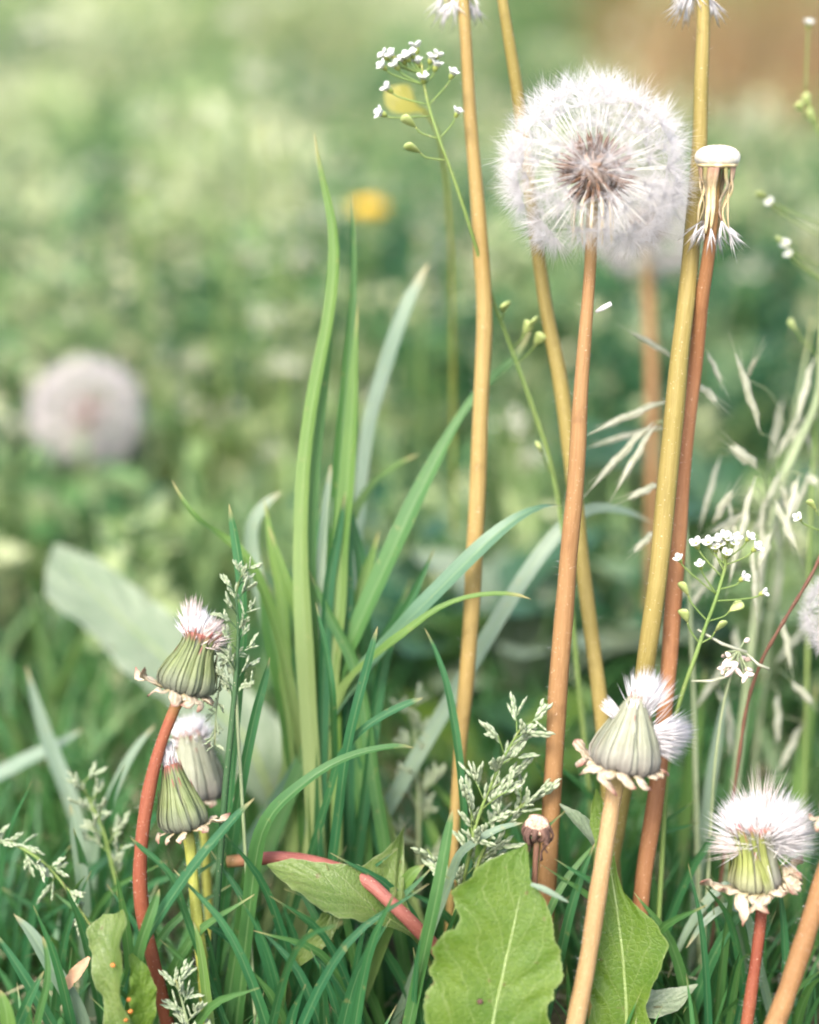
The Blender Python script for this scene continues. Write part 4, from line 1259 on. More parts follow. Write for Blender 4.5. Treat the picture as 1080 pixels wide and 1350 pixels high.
blade(G, [(345, 1075, .432, 2), (338, 1110, .432, 14), (326, 1160, .432, 18), (315, 1230, .433, 18)], 'blade_mid', (.4, .4), .3)
blade(G, [(255, 1215, .421, 1), (262, 1240, .4205, 8), (268, 1280, .4205, 12), (274, 1330, .421, 13)], 'blade_fresh', (.2, .4), .3)

G = thing('grass_tuft', 'dark thin blades around the foot of the golden stem', 'grass', (*P(560, 1350, .44).xy, 0))
blade(G, [(498, 826, .427, 2), (492, 850, .427, 9), (482, 890, .428, 13), (470, 935, .429, 14), (456, 1000, .432, 14), (446, 1080, .436, 14)], 'blade_deep', (-.4, .4), .35)
blade(G, [(558, 920, .430, 4), (535, 929, .430, 10), (505, 944, .431, 11), (475, 965, .432, 10), (448, 1000, .434, 10), (430, 1060, .438, 10)], 'blade_deep', (0, .7), .3)
blade(G, [(560, 828, .434, 1), (574, 858, .434, 6), (588, 900, .434, 10), (598, 950, .434, 12), (606, 1010, .434, 12), (612, 1090, .435, 11), (614, 1180, .437, 10)], 'blade_deep', (.5, .3), .3)
blade(G, [(597, 1068, .412, 4), (591, 1100, .412, 13), (582, 1150, .412, 16), (572, 1200, .413, 18), (558, 1265, .416, 18)], 'blade_mid', (-.4, .4), .35)
blade(G, [(690, 1085, .421, 3), (660, 1092, .421, 9), (630, 1108, .422, 11), (606, 1128, .424, 12), (590, 1170, .428, 12)], 'blade_silver', (0, .8), .3)
blade(G, [(750, 1190, .404, 2), (735, 1182, .404, 7), (715, 1172, .4045, 9), (700, 1166, .405, 5)], 'blade_silver', (0, .9), .3, ground=False)
blade(G, [(785, 1110, .427, 1), (768, 1150, .427, 9), (752, 1200, .427, 13), (738, 1260, .428, 14)], 'blade_deep', (.3, .5), .3)
blade(G, [(560, 1140, .43, 1), (545, 1150, .43, 14), (530, 1170, .431, 18), (515, 1210, .433, 18)], 'blade_fresh', (.4, .5), .3)

G = thing('grass_tuft', 'blurred pale blue green blades crossing at the left edge', 'grass', (*P(60, 1250, .50).xy, 0))
blade(G, [(34, 876, .49, 1), (48, 930, .49, 14), (66, 985, .49, 20), (88, 1040, .489, 22), (112, 1110, .488, 22)], 'blade_silver', (.4, .6), .2)
blade(G, [(110, 962, .50, 2), (70, 985, .50, 17), (20, 1010, .50, 22), (-30, 1045, .50, 22)], 'blade_silver', (.2, .9), .2)
blade(G, [(205, 955, .47, 1), (180, 985, .47, 10), (160, 1020, .47, 13), (140, 1070, .47, 14), (120, 1150, .472, 14)], 'blade_silver', (.2, .9), .2)
blade(G, [(92, 1060, .45, 2), (100, 1100, .45, 16), (108, 1160, .45, 18), (112, 1240, .452, 18)], 'blade_silver', (.4, .6), .2)
blade(G, [(18, 1205, .43, 2), (42, 1232, .43, 15), (68, 1275, .43, 20), (100, 1330, .431, 22), (120, 1390, .433, 20)], 'blade_silver', (.2, .8), .25)
G = thing('grass_tuft', 'thin dark blades with bright tips in the bottom left corner', 'grass', (*P(60, 1500, .41).xy, 0))
blade(G, [(56, 1234, .409, 4), (62, 1262, .409, 7), (62, 1295, .409, 9), (52, 1335, .41, 10), (42, 1390, .412, 10)], 'blade_mid', (.4, .5), .3)
blade(G, [(58, 1280, .412, 2), (42, 1310, .412, 11), (24, 1350, .413, 14), (4, 1400, .415, 14)], 'blade_deep', (.3, .5), .3)
blade(G, [(0, 1305, .405, 6), (8, 1335, .405, 18), (12, 1375, .406, 22), (12, 1420, .408, 22)], 'blade_fresh', (.3, .6), .2)
blade(G, [(-6, 1230, .42, 3), (30, 1285, .42, 13), (62, 1340, .421, 15), (90, 1400, .423, 14)], 'blade_deep', (.3, .5), .3)
G = thing('grass_tuft', 'loose blades standing among the lower right stems', 'grass', (*P(930, 1400, .44).xy, 0))
for rows, mt in [([(1040, 1075, .46, 2), (1046, 1130, .46, 14), (1050, 1190, .46, 16), (1046, 1280, .462, 16)], 'blade_mid'),
                 ([(905, 1250, .43, 2), (930, 1215, .43, 9), (960, 1195, .431, 10), (985, 1210, .432, 12), (1000, 1270, .435, 12)], 'blade_silver'),
                 ([(880, 1290, .44, 2), (905, 1230, .44, 10), (940, 1180, .44, 13), (965, 1170, .44, 12), (975, 1230, .442, 12)], 'blade_silver'),
                 ([(930, 880, .48, 2), (918, 960, .48, 18), (905, 1050, .48, 22), (890, 1150, .482, 22)], 'blade_fresh'),
                 ([(1010, 880, .50, 2), (985, 960, .50, 20), (960, 1060, .50, 24), (935, 1180, .502, 24)], 'blade_mid'),
                 ([(1078, 900, .49, 2), (1060, 1000, .49, 20), (1046, 1120, .49, 24), (1040, 1220, .492, 24)], 'blade_fresh'),
                 ([(960, 900, .47, 2), (945, 980, .47, 13), (930, 1080, .47, 15), (915, 1200, .472, 15)], 'blade_silver')]:
    blade(G, rows, mt, (random.uniform(-.5, .5), .5), .3)

# further tufts in the turf, each with its own blades
spots = [(150, 1330, .428, 'short upright tuft between the two left stems'), (430, 1330, .43, 'shaded tuft under the folded toothed leaf'),
         (505, 1335, .425, 'dark tuft left of the big scalloped leaf'), (345, 1325, .422, 'dark tuft right of the yellow green stem'),
         (920, 1345, .43, 'tuft left of the half open head stem'), (1050, 1340, .435, 'tuft in the lower right corner behind the leaning stem'),
         (675, 1000, .475, 'soft bright blades behind the golden and orange stems'), (830, 1060, .475, 'soft blades behind the bursting bud'),
         (590, 1300, .436, 'dim tuft behind the short green blade at bottom centre'), (60, 1180, .46, 'soft tuft below the left edge blades')]
for (x, y, d, lab) in spots:
    random.seed(int(x * 7 + y))
    base = P(x, y, d)
    G = thing('grass_tuft', lab, 'grass', (base.x, base.y, 0))
    for i in range(13):
        ox, oy = random.gauss(0, .010), random.gauss(0, .008)
        H = random.uniform(.045, .085)
        an = random.uniform(0, 2 * math.pi)
        le = random.uniform(.1, .6) * H
        b0 = np.array((base.x + ox, ground_y(d, .04) + oy, -.004))
        dr = np.array((math.cos(an), math.sin(an) * .6, 0))
        pts = catmull([b0 + dr * le + (0, 0, H * (1 - .2 * le / H)), b0 + dr * le * .5 + (0, 0, H * .72), b0 + dr * le * .15 + (0, 0, H * .35), b0], 14)
        ww = np.interp(np.linspace(0, 1, 14), [0, .25, .6, 1], [.0001, .0018, .0028, .0026]) * random.uniform(.8, 1.3)
        mb = MB()
        mb.ribbon(pts, ww, CAMN + np.array((random.uniform(-.8, .8), 0, random.uniform(0, .8))), .3, 5)
        mb.build('blade', random.choice(['blade_deep', 'blade_deep', 'blade_mid', 'blade_fresh' if d > .46 else 'blade_deep']), G)


# ------------------------------------------------------------------ flowering grasses
def spikelet_mesh(L, w, mat, fl=4):
    mb = MB()
    for i in range(fl):
        t = i / max(1, fl - 1)
        z0 = L * 0.55 * t
        side = (-1) ** i
        pts = [(0, 0, z0), (side * w * .35, 0, z0 + L * .18), (side * w * .45, 0, z0 + L * .33), (side * w * .25, 0, z0 + L * .45)]
        mb.tube(catmull(pts, 5), np.array([.15, .5, .55, .35, .05]) * w, 5, nrm=(0, 1, 0), flat=.7)
    return mb.mesh('spikelet', mat)


POA = spikelet_mesh(.0056, .00085, 'spikelet_pale', 5)
POA2 = spikelet_mesh(.0046, .0009, 'spikelet_pale', 4)


def poa(label, rows, smat, nbr, up, blen, seedv, sc=1.0, droop=0.0, side=0.0):
    """meadow-grass panicle; rows run tip -> base; 'up' = share of the culm that bears branches"""
    random.seed(seedv)
    pts, w = path_px(rows, 40, True)
    root = thing('meadow_grass_panicle', label, 'grass', (float(pts[-1][0]), float(pts[-1][1]), 0))
    mb = MB(); mb.tube(pts, w / 2, 7); mb.build('culm', smat, root)
    T = tangents(pts)
    s = K * rows[0][2]
    for i in range(nbr):
        f = (i + .5) / nbr * up
        j = f * 39
        j0 = int(j)
        p0 = pts[j0] * (1 - j + j0) + pts[j0 + 1] * (j - j0)
        t = -T[j0]
        an = i * 2.4 + random.uniform(-.3, .3)
        out = np.array(RIGHT) * math.cos(an) + np.cross(t, np.array(RIGHT)) * math.sin(an) * .8 + np.array(RIGHT) * side
        L = blen * s * (0.35 + 0.65 * (i + 1) / nbr) * random.uniform(.7, 1.15)
        d = unit(t * .8 + out * .9 + np.array((0, 0, -droop)))
        p1 = p0 + d * L
        mid = (p0 + p1) / 2 + np.array((0, 0, .06 * L))
        bp = catmull([p0, mid, p1], 8)
        mb = MB(); mb.tube(bp, 0.9 * s, 5); br = mb.build('branch', smat, root)
        k = max(2, int(2 + 4 * L / (blen * s)))
        for q in range(k):
            u = 1 - 0.16 * q - random.uniform(0, .06)
            pp = bp[0] * (1 - u) + bp[-1] * u if u < .3 else bp[min(7, int(u * 7))]
            sdv = unit(d + np.array([random.gauss(0, .45) for _ in range(3)]) + np.array((0, 0, .25 - droop)))
            place('spikelet', random.choice([POA, POA2]), root, pp, aim(sdv, random.random() * 6), sc * random.uniform(.8, 1.15))


poa('small flowering grass panicle overlapping the cap of the flared left bud',
    [(322, 752, .418, 2), (312, 780, .418, 3), (314, 830, .4185, 4), (312, 880, .419, 6), (306, 950, .42, 8), (298, 1030, .422, 9), (292, 1110, .425, 9)], 'stem_darkgreen', 20, .40, 44, 41, .72)
poa('drooping pale grass panicle hanging beside the flared left bud',
    [(283, 985, .423, 2), (285, 940, .423, 2), (292, 890, .423, 3), (302, 860, .424, 3), (310, 900, .425, 4), (316, 1000, .427, 5)], 'stem_pale', 14, .38, 14, 42, .55, .2)
poa('silvery grass panicle between the golden and orange stems',
    [(690, 955, .425, 2), (672, 985, .425, 3), (650, 1030, .4255, 4), (630, 1080, .426, 5), (618, 1130, .427, 6)], 'stem_green', 19, .72, 74, 43, 1.25, 0.0, .25)
poa('low grass panicle with plump spikelets behind the big leaf tip',
    [(700, 1052, .427, 2), (676, 1072, .427, 3), (650, 1100, .4275, 4), (630, 1140, .428, 5), (620, 1190, .43, 6)], 'stem_green', 13, .62, 52, 44, 1.2, 0.0, .2)
poa('arching pale green grass panicle entering from the left edge',
    [(120, 1222, .436, 2), (100, 1190, .436, 3), (70, 1150, .436, 4), (36, 1122, .436, 5), (0, 1110, .437, 5), (-36, 1140, .438, 6)], 'stem_green', 15, .78, 34, 45, .95, .1)
poa('soft green grass panicle left of the red brown stem',
    [(108, 1030, .452, 2), (118, 1055, .452, 3), (136, 1095, .452, 4), (150, 1150, .453, 5)], 'stem_green', 12, .6, 44, 46, .9)
poa('short pale grass panicle at the foot of the yellow green stem',
    [(232, 1292, .417, 2), (240, 1320, .417, 3), (250, 1360, .417, 4), (256, 1400, .418, 5)], 'stem_pale', 10, .6, 26, 47, .95)
poa('hazy grass panicle in the shade right of the grass clump',
    [(540, 930, .47, 2), (548, 980, .47, 4), (552, 1040, .47, 5), (552, 1110, .472, 6)], 'stem_pale', 14, .7, 46, 48, 1.1)


# brome-like grasses with long pale spikelets on the right
def long_spikelet(root, a, b, w):
    pa, pb = np.array(P(*a)), np.array(P(*b))
    mid = (pa + pb) / 2 + np.array((0, 0, .02 * np.linalg.norm(pb - pa)))
    pts = catmull([pa, mid, pb], 12)
    s = K * a[2]
    mb = MB()
    mb.tube(pts, np.interp(np.linspace(0, 1, 12), [0, .2, .5, .8, 1], [.18, .8, 1, .5, .1]) * w / 2 * s, 6, nrm=CAMN, flat=.6)
    ax_ = unit(pa - pb)
    sd_ = unit(np.cross(ax_, CAMN))
    for q, sg in ((3, 1), (5, -1), (7, 1)):
        b0 = pts[q + 3] if q + 3 < 12 else pts[-1]
        o = pts[q] + sd_ * sg * w * .45 * s
        mb.tube([b0, (b0 + o) / 2 + sd_ * sg * w * .3 * s, o, o + ax_ * w * 1.2 * s], np.array([.2, .45, .35, .05]) * w / 2 * s, 5, nrm=CAMN, flat=.6)
        mb.hair(o + ax_ * w * s, ax_ + sd_ * sg * .12, random.uniform(16, 34) * s, .45 * s)
    mb.hair(pa, ax_, random.uniform(20, 40) * s, .5 * s)
    return mb.build('spikelet', 'spikelet_straw', root)


def brome(label, culm, sp, mat='stem_pale'):
    pts, w = path_px(culm, 40, True)
    root = thing('brome_grass', label, 'grass', (float(pts[-1][0]), float(pts[-1][1]), 0))
    mb = MB(); mb.tube(pts, w / 2, 8); mb.build('culm', mat, root)
    for (x0, y0, x1, y1, d, ww) in sp:
        long_spikelet(root, (x0, y0, d), (x1, y1, d + .004), ww)
        # hair-thin stalk back to the culm
        a = np.array(P(x1, y1, d + .004))
        j = int(np.argmin(np.linalg.norm(pts - a - np.array((0, 0, -.012)), axis=1)))
        q = catmull([a, (a + pts[j]) / 2 + np.array((0, 0, .006)), pts[j]], 8)
        mb = MB(); mb.tube(q, .7 * K * d, 5); mb.build('stalk', mat, root)
    return root


brome('pale brome grass with long spikelets fanning left behind the paired stems',
      [(905, 500, .455, 2), (900, 560, .455, 4), (902, 640, .455, 5), (908, 760, .456, 6), (914, 900, .458, 7), (918, 1050, .46, 8)],
      [(778, 572, 885, 527, .448, 8), (778, 646, 862, 556, .447, 8), (812, 648, 866, 558, .447, 7), (828, 658, 872, 638, .447, 8), (830, 437, 890, 474, .449, 6), (836, 728, 866, 700, .449, 7),
       (946, 530, 922, 506, .45, 8), (952, 505, 932, 462, .45, 5), (776, 590, 882, 562, .465, 6)])
brome('tall pale brome grass with drooping spikelets near the right edge',
      [(1084, 380, .475, 3), (1078, 520, .475, 10), (1052, 585, .474, 13), (1028, 640, .473, 15), (1012, 700, .472, 14), (1000, 780, .472, 13), (985, 900, .473, 12), (968, 1050, .475, 12)],
      [(970, 466, 1003, 572, .452, 8), (997, 470, 984, 500, .455, 5), (962, 588, 1000, 619, .454, 12), (966, 646, 939, 690, .452, 9), (962, 768, 996, 628, .448, 8), (1050, 724, 1022, 658, .452, 9),
       (1038, 690, 1054, 626, .454, 9), (1000, 750, 1018, 700, .451, 9), (998, 820, 992, 715, .449, 6), (938, 702, 990, 676, .458, 7), (1078, 636, 1062, 628, .462, 9), (1050, 560, 1074, 470, .468, 7), (974, 735, 990, 640, .456, 6),
       (1003, 790, 1006, 660, .46, 6), (1030, 640, 1046, 690, .456, 7)])


random.seed(53)
sp = []
for _ in range(26):
    x, y = random.uniform(930, 1085), random.uniform(520, 960)
    L, an = random.uniform(40, 105), random.gauss(0.25, .45)
    sp.append((x - L * math.sin(an), y + L * math.cos(an), x, y, random.uniform(.455, .50), random.uniform(4, 8)))
brome('tangled out of focus brome stalks behind the right hand flower cluster',
      [(1072, 420, .50, 3), (1050, 540, .50, 7), (1034, 660, .50, 9), (1018, 800, .50, 9), (1000, 960, .502, 9), (985, 1120, .505, 9)], sp)

# ------------------------------------------------------------------ shepherd's purse type plants with tiny white flowers
def flower_mesh():
    mb = MB()
    for i in range(4):
        a = i * math.pi / 2
        pts = [(0, 0, 0), (.0004 * math.cos(a), .0004 * math.sin(a), .0009), (.0009 * math.cos(a), .0009 * math.sin(a), .0015), (.0013 * math.cos(a), .0013 * math.sin(a), .0017)]
        mb.tube(catmull(pts, 6), np.array([.2, .45, .65, .75, .6, .2]) * .001, 6, nrm=(0, 0, 1), flat=.25)
    return mb.mesh('flower', 'petal_white')


def calyx_mesh():
    mb = MB()
    mb.lathe([(.0002, -.0006), (.0005, -.0002), (.0006, .0004), (.00055, .0009), (.0003, .0010)], 8)
    return mb.mesh('calyx', 'calyx')


FLOWER, CALYX = flower_mesh(), calyx_mesh()
POD = MB()
POD.tube(catmull([(0, 0, 0), (0, 0, .001), (0, 0, .0022), (0, 0, .0032), (0, 0, .0034)], 8), np.array([.1, .45, .75, 1.0, 1.2, 1.3, 1.1, .4]) * .001, 8, nrm=(0, 1, 0), flat=.35)
POD = POD.mesh('seed_pod', 'seed_pod')


def purse(label, stem_rows, flowers, pods, smat, sc=1.0, ground=True):
    pts, w = path_px(stem_rows, 50, ground)
    root = thing('white_wildflower', label, 'flower', (float(pts[-1][0]), float(pts[-1][1]), 0))
    mb = MB(); mb.tube(pts, w / 2, 7); mb.build('stem', smat, root)
    for kind, lst in (('flower', flowers), ('pod', pods)):
        for (x, y, d) in lst:
            p = np.array(P(x, y, d))
            drop = .0035 + .25 * abs(np.min(np.linalg.norm(pts - p, axis=1)))
            j = int(np.argmin(np.linalg.norm(pts - (p - np.array((0, 0, drop))), axis=1)))
            out = unit(p - pts[j] + np.array((0, -.001, .002)))
            q = catmull([p, p - out * .0012 - np.array((0, 0, .0005)), (p + pts[j]) / 2 - np.array((0, 0, .0006)), pts[j]], 8)
            mb = MB(); mb.tube(q, 1.15 * K * d, 5); mb.build('pedicel', smat, root)
            if kind == 'flower':
                fo = place('flower', FLOWER, root, p, aim(out + np.array((0, -.5, .3)), random.random() * 6), sc * random.uniform(.85, 1.1))
                co = bpy.data.objects.new('calyx', CALYX); COL.objects.link(co); co.parent = fo
            else:
                place('seed_pod', POD, root, p, aim(out, random.random() * 6), sc)
    return root


random.seed(61)
z7 = lambda L, d: [(860 + x / 4.823, 640 + y / 4.823, d + random.uniform(-.002, .002)) for x, y in L]
purse('sharp cluster of tiny white flowers on a green stem right of the paired stems',
      [(958, 722, .426, 3), (957, 744, .426, 4), (950, 770, .426, 5), (943, 793, .426, 5), (930, 827, .427, 5), (916, 868, .428, 6), (901, 910, .430, 6), (888, 960, .434, 6), (878, 1040, .438, 7), (872, 1150, .44, 7)],
      z7([(290, 390), (365, 385), (425, 370), (460, 335), (480, 352), (530, 350), (470, 450), (605, 345), (645, 410), (180, 480), (310, 520), (565, 600), (690, 690), (405, 415), (440, 392), (510, 380)], .425),
      z7([(230, 700), (225, 870), (490, 800), (400, 930)], .427), 'stem_green', 1.2)
z8 = lambda L, d: [(480 + x / 5.4, 40 + y / 5.4, d + random.uniform(-.002, .002)) for x, y in L]
purse('soft cluster of tiny white flowers near the top left of the golden stem',
      [(556, 84, .435, 3), (560, 115, .436, 4), (567, 145, .436, 4), (580, 185, .436, 4), (593, 220, .437, 4), (612, 275, .439, 5), (632, 340, .444, 5), (650, 395, .452, 5), (672, 453, .456, 5), (700, 530, .458, 5), (726, 611, .46, 6), (745, 720, .462, 6), (758, 850, .464, 7)],
      z8([(165, 200), (215, 195), (150, 270), (240, 268), (375, 150), (320, 210), (385, 258), (510, 205), (505, 275), (620, 330), (425, 365), (190, 430), (145, 600), (655, 605), (350, 190), (290, 230), (470, 225)], .436),
      z8([(370, 690), (400, 870)], .436) + [(664, 412, .45), (697, 433, .45), (705, 455, .452), (715, 600, .456), (690, 440, .452)], 'stem_green', 1.35)
purse('single small white flower on a stalk at the right edge',
      [(1096, 676, .43, 3), (1098, 690, .43, 3), (1104, 760, .431, 4), (1108, 900, .432, 5), (1110, 1100, .434, 5)],
      [(1055, 685, .428), (1096, 668, .43), (1110, 664, .43)], [(1076, 672, .43)], 'stem_green', 1.0)
purse('slender stalk with pale buds in the upper right corner',
      [(1062, 120, .478, 3), (1085, 190, .478, 4), (1100, 290, .479, 4), (1092, 400, .479, 5), (1078, 520, .480, 5), (1068, 700, .481, 6), (1064, 900, .482, 6)],
      [(1018, 270, .474), (1038, 326, .473), (1042, 338, .473), (1066, 36, .478)], [(1060, 148, .476), (1072, 160, .478), (1050, 435, .478), (1012, 262, .474), (1036, 322, .473), (1066, 140, .478)], 'stem_green', 1.1)

# dry pinkish cluster and diagonal brown stalk on the right
root = thing('dry_flower_cluster', 'faded pinkish dry flower cluster below the white flowers on the right', 'flower', (*P(930, 1300, .44).xy, 0))
pts, w = path_px([(974, 858, .428, 3), (964, 890, .43, 4), (952, 940, .434, 4), (942, 1020, .438, 5), (936, 1120, .442, 5)], 30, True)
mb = MB(); mb.tube(pts, w / 2, 6); mb.build('stem', 'stem_pale', root)
for i in range(16):
    p = np.array(P(972 + random.gauss(0, 16), 868 + random.gauss(0, 11), .428 + random.gauss(0, .002)))
    d = unit(np.array([random.gauss(0, 1), random.gauss(0, .6), random.gauss(-.3, .7)]))
    mb = MB(); mb.tube(catmull([pts[0], (pts[0] + p) / 2, p], 6), .9 * K * .428, 5); mb.build('pedicel', 'stem_pale', root)
    mb = MB(); mb.tube([p, p + d * .0012, p + d * .0026, p + d * .0032], np.array([.3, .7, .5, .1]) * .001, 6, flat=.6, nrm=CAMN); mb.build('petal', 'petal_blush', root)
for a, b in [((920, 830), (985, 860)), ((985, 862), (1014, 882)), ((912, 898), (965, 890))]:
    mb = MB(); mb.tube([P(*a, .428), P((a[0] + b[0]) / 2, (a[1] + b[1]) / 2 + 4, .428), P(*b, .428)], np.array([1.2, 2.2, 2.0]) * K * .428, 6); mb.build('withered_stalk', 'spikelet_straw', root)
root = thing('brown_stalk', 'thin dark brown stalk slanting past the right edge clock', 'stalk', (*P(960, 1100, .45).xy, 0))
pts, w = path_px([(1100, 690, .424, 5), (1078, 742, .425, 5), (1060, 775, .426, 5), (1040, 808, .428, 5), (1020, 842, .43, 5), (1004, 872, .433, 5), (985, 930, .438, 5), (970, 1030, .444, 5)], 40, True)
mb = MB(); mb.tube(pts, w / 2 * (1 + .2 * np.sin(np.arange(40) * 2.2)), 7); mb.build('stalk', 'stem_brown', root)
# chaff caught on the orange stem
root = thing('chaff', 'white splinter of chaff stuck on the orange stem under the large clock', 'chaff', P(786, 408, .418))
mb = MB(); mb.tube([P(786, 411, .4185), P(795, 406, .417), P(806, 400, .416)], np.array([2.0, 3.4, 2.8]) * K * .418, 6, nrm=CAMN, flat=.5); mb.build('splinter', 'pappus_white', root)
root = thing('dead_leaf', 'scrap of brown dead leaf lying in the turf at lower left', 'leaf', (*P(105, 1290, .43).xy, 0))
leaf(root, [(118, 1262, .428), (105, 1278, .427), (92, 1296, .428), (84, 1312, .43)], [2, 7, 9, 7, 2], [2, 8, 9, 6, 2], 'dead_leaf', (.3, .8, .6), .4, .2, 20, 14, rib=False)

# ------------------------------------------------------------------ blurred plants of the background
random.seed(71)


def cluster_mesh(seedv, n, R):
    r = random.Random(seedv)
    mb = MB()
    for _ in range(n):
        o = Vector((r.gauss(0, R * .5), r.gauss(0, R * .5), r.gauss(0, R * .45)))
        for i in range(4):
            a = i * math.pi / 2 + r.random()
            d = Vector((math.cos(a), math.sin(a), .45)).normalized()
            p = [o, o + d * .0014, o + d * .0026]
            mb.tube(p, np.array([.5, 1.1, .4]) * .001, 5, nrm=(0, 0, 1), flat=.3)
    return mb.mesh('flower_cluster', 'petal_cream')


CL = [cluster_mesh(i, 16, .009) for i in range(4)]
GRP = 'blurred white wildflowers in the far meadow'


def far_flower(px, py, d, k=1.0, label=None, mat='stem_green'):
    p = P(px, py, d)
    if p.z < .03:
        return
    base = (p.x + random.gauss(0, .008), p.y + random.gauss(0, .008), -.004)
    if px > 660:
        lab, grp = 'out of focus white wildflower in the meadow right of the golden stem', 'blurred white wildflowers on the right'
    elif py < 240:
        lab, grp = 'out of focus white wildflower high in the upper left meadow', 'blurred white wildflowers at the upper left'
    elif px < 220:
        lab, grp = 'out of focus white wildflower around the blurred left clock', 'blurred white wildflowers near the left clock'
    else:
        lab, grp = 'out of focus white wildflower in the middle meadow left of the golden stem', 'blurred white wildflowers in the middle'
    root = thing('wildflower', label or lab, 'flower', (base[0], base[1], 0), grp)
    pts = catmull([tuple(p), ((p.x + base[0]) / 2 + random.gauss(0, .004), (p.y + base[1]) / 2, p.z * .5), base], 8)
    mb = MB(); mb.tube(pts, np.linspace(.0006, .001, 8), 5); mb.build('stem', mat, root)
    place('flower_cluster', random.choice(CL), root, p, aim((random.gauss(0, .2), random.gauss(0, .2), 1), random.random() * 6), k)


for (x, y, d, k) in [(205, 152, 1.15, 1.0), (185, 160, 1.2, .8), (150, 358, .95, 1.0), (85, 362, .95, .8), (375, 300, .92, 1.1), (420, 285, .9, 1.0), (395, 335, .88, .9), (345, 345, .9, .8),
                     (255, 478, .72, .5), (358, 598, .68, .5), (355, 420, .75, .7), (370, 478, .72, .6), (55, 650, .68, .45), (90, 245, 1.1, .9), (60, 40, 1.5, 1.2), (100, 20, 1.6, 1.2), (300, 210, 1.3, .9),
                     (330, 30, 1.5, 1.3), (455, 225, 1.1, 1.1), (20, 560, .75, .8), (430, 120, 1.4, 1.0), (250, 330, 1.0, .7), (590, 330, .85, .6), (640, 345, .8, .5), (720, 60, 1.3, 1.0), (560, 390, .8, .6),
                     (1000, 160, 1.2, 1.0), (1040, 250, 1.0, .9), (985, 350, .85, .9), (1060, 300, .9, .8), (700, 600, .62, .6), (680, 560, .62, .6)]:
    far_flower(x, y, d, k)
for _ in range(24):
    far_flower(random.uniform(0, 620), random.uniform(0, 480), random.uniform(.95, 2.2), random.uniform(.6, 1.2))
for _ in range(44):
    far_flower(random.uniform(0, 640), random.uniform(120, 600), random.uniform(.70, 1.0), random.uniform(.28, .6))
for _ in range(10):
    far_flower(random.uniform(620, 1080), random.uniform(0, 400), random.uniform(.85, 1.6), random.uniform(.5, 1.0))

# one yellow dandelion flower far back
p = P(487, 283, .86)
root = thing('yellow_dandelion', 'blurred yellow dandelion flower behind the tall grass blade', 'flower', (p.x, p.y + .01, 0))
mb = MB(); mb.tube(catmull([tuple(p), (p.x, p.y + .006, p.z * .5), (p.x, p.y + .01, -.004)], 8), .0013, 7); mb.build('stem', 'stem_green', root)
mb = MB()
for i in range(70):
    a = i * 2.4
    t = (i / 70) ** .5
    th = t * 1.3
    d = Vector((math.sin(th) * math.cos(a), math.sin(th) * math.sin(a), math.cos(th)))
    L = .006 + .005 * t
    mb.tube([p, p + d * L * .6, p + d * L], np.array([.4, 1.0, .7]) * .001, 5, nrm=(0, 0, 1), flat=.3)
mb.build('petals', 'petal_yellow', root)
mb = MB(); mb.lathe([(.001, -.006), (.004, -.004), (.005, .0), (.004, .002)], 12).move(Matrix.Translation(p)); mb.build('calyx', 'calyx', root)
# the yellowish leaf behind the top flower cluster
root = thing('yellowed_leaf', 'blurred yellowish leaf behind the top white flower cluster', 'leaf', (*P(560, 420, .52).xy, 0))
leaf(root, [(508, 118, .475), (525, 130, .475), (545, 142, .476), (562, 150, .478), (578, 180, .485), (590, 260, .50), (596, 400, .52), (598, 700, .56)],
     [(0, 2), (.04, 16), (.08, 21), (.12, 15), (.17, 4), (.3, 2), (1, 2)], [(0, 2), (.04, 16), (.08, 21), (.12, 15), (.17, 4), (.3, 2), (1, 2)], 'leaf_yellow', (0, .3, 1), .2, .05, 120, 15, rib=False)

# broad-leaved rosettes, blurred
RGRP = 'blurred leafy rosettes in the meadow'


def rosette(px, py, d, n, L, W, mat, label):
    c = P(px, py, d)
    c = Vector((c.x, c.y, 0))
    root = thing('leafy_plant', label, 'plant', c, RGRP)
    for i in range(n):
        a = 2 * math.pi * i / n + random.uniform(-.3, .3)
        l = L * random.uniform(.7, 1.15)
        el = random.uniform(.5, 1.25)
        dr = np.array((math.cos(a), math.sin(a), 0))
        b0 = np.array(c)
        tip = b0 + dr * l * math.cos(el) * 1.15 + np.array((0, 0, l * math.sin(el) * .82))
        mid = b0 + dr * l * .45 * math.cos(el) + np.array((0, 0, l * math.sin(el) * .66))
        pts = catmull([tip, mid, b0 + np.array((0, 0, -.003))], 18)
        t = np.linspace(0, 1, 18)
        ww = W * np.interp(t, [0, .12, .35, .6, .85, 1], [.03, .7, 1, .7, .25, .18]) * (1 + .16 * np.sin(t * 30 + i))
        mb = MB()
        mb.ribbon(pts, ww, np.array((0, 0, 1.0)) - dr * .5, .18, 7)
        mb.build('leaf', mat, root)


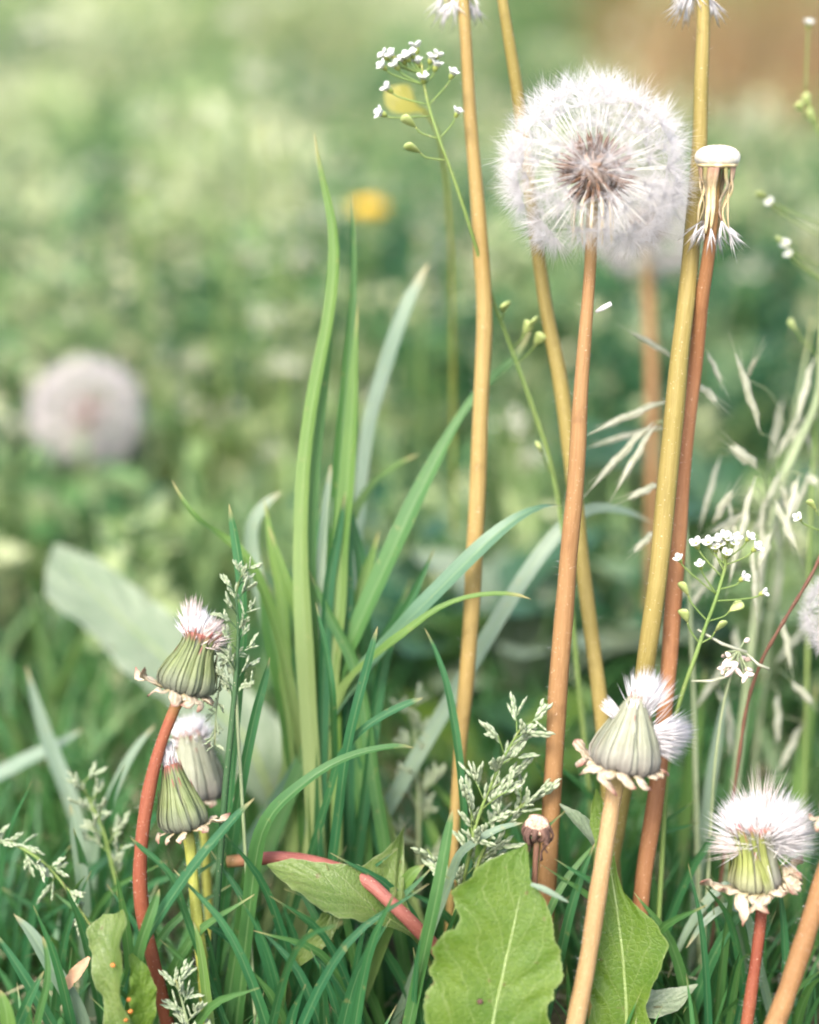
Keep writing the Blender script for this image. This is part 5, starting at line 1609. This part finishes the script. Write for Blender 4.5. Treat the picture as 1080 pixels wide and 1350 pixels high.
for (x, y, d, n, L, W, mt, lab) in [  # the darkest rosettes carry the shade of the gaps in their leaf colour
        (585, 720, .60, 9, .090, .022, 'leaf_gap_shade', 'soft leaves coloured as shade in the gap right of the grass clump'),
        (800, 760, .62, 8, .075, .02, 'leaf_gap_shade', 'soft leaves coloured as shade between the crossing stems and the paired stems'),
        (250, 560, .85, 8, .085, .02, 'leaf_gap_shade', 'soft leaves coloured as shade right of the blurred left clock'),
        (960, 560, .72, 9, .10, .022, 'leaf_gap_shade', 'soft leaves coloured as shade right of the paired stems'),
        (700, 800, .60, 7, .085, .022, 'leaf_pale_sheen', 'pale blurred leaves between the golden and orange stems'),
        (820, 720, .62, 7, .080, .020, 'leaf_background', 'soft leafy plant behind the crossing stems'),
        (660, 1000, .54, 6, .060, .018, 'leaf_bright', 'bright soft leaves low behind the golden stem'),
        (60, 720, .72, 7, .075, .022, 'leaf_background', 'soft leafy plant under the blurred left clock'),
        (1010, 760, .60, 7, .080, .020, 'leaf_background', 'soft leafy plant behind the right hand flower cluster'),
        (260, 640, .80, 8, .090, .022, 'leaf_background', 'soft leafy plant in the left middle distance'),
        (430, 540, .85, 8, .095, .024, 'leaf_background', 'soft leafy plant behind the tall grass clump'),
        (960, 480, .85, 8, .100, .026, 'leaf_background', 'large soft leafy plant at the right in the middle distance'),
        (720, 420, 1.0, 8, .110, .026, 'leaf_background', 'soft leafy plant below the blurred hidden clock'),
        (150, 430, 1.05, 8, .110, .028, 'leaf_pale_sheen', 'pale soft leafy plant above the blurred left clock'),
        (560, 330, 1.2, 8, .130, .032, 'leaf_background', 'faint leafy plant behind the golden stem'),
        (330, 250, 1.5, 9, .150, .04, 'leaf_background', 'faint leafy plant in the upper left distance'),
        (60, 200, 1.6, 9, .150, .04, 'leaf_background', 'faint leafy plant near the top left corner'),
        (760, 150, 1.7, 9, .150, .04, 'leaf_bright', 'faint green plant above the large clock')]:
    rosette(x, y, d, n, L, W, mt, lab)

for o in bpy.data.objects:
    if '_w' in o:
        del o['_w']
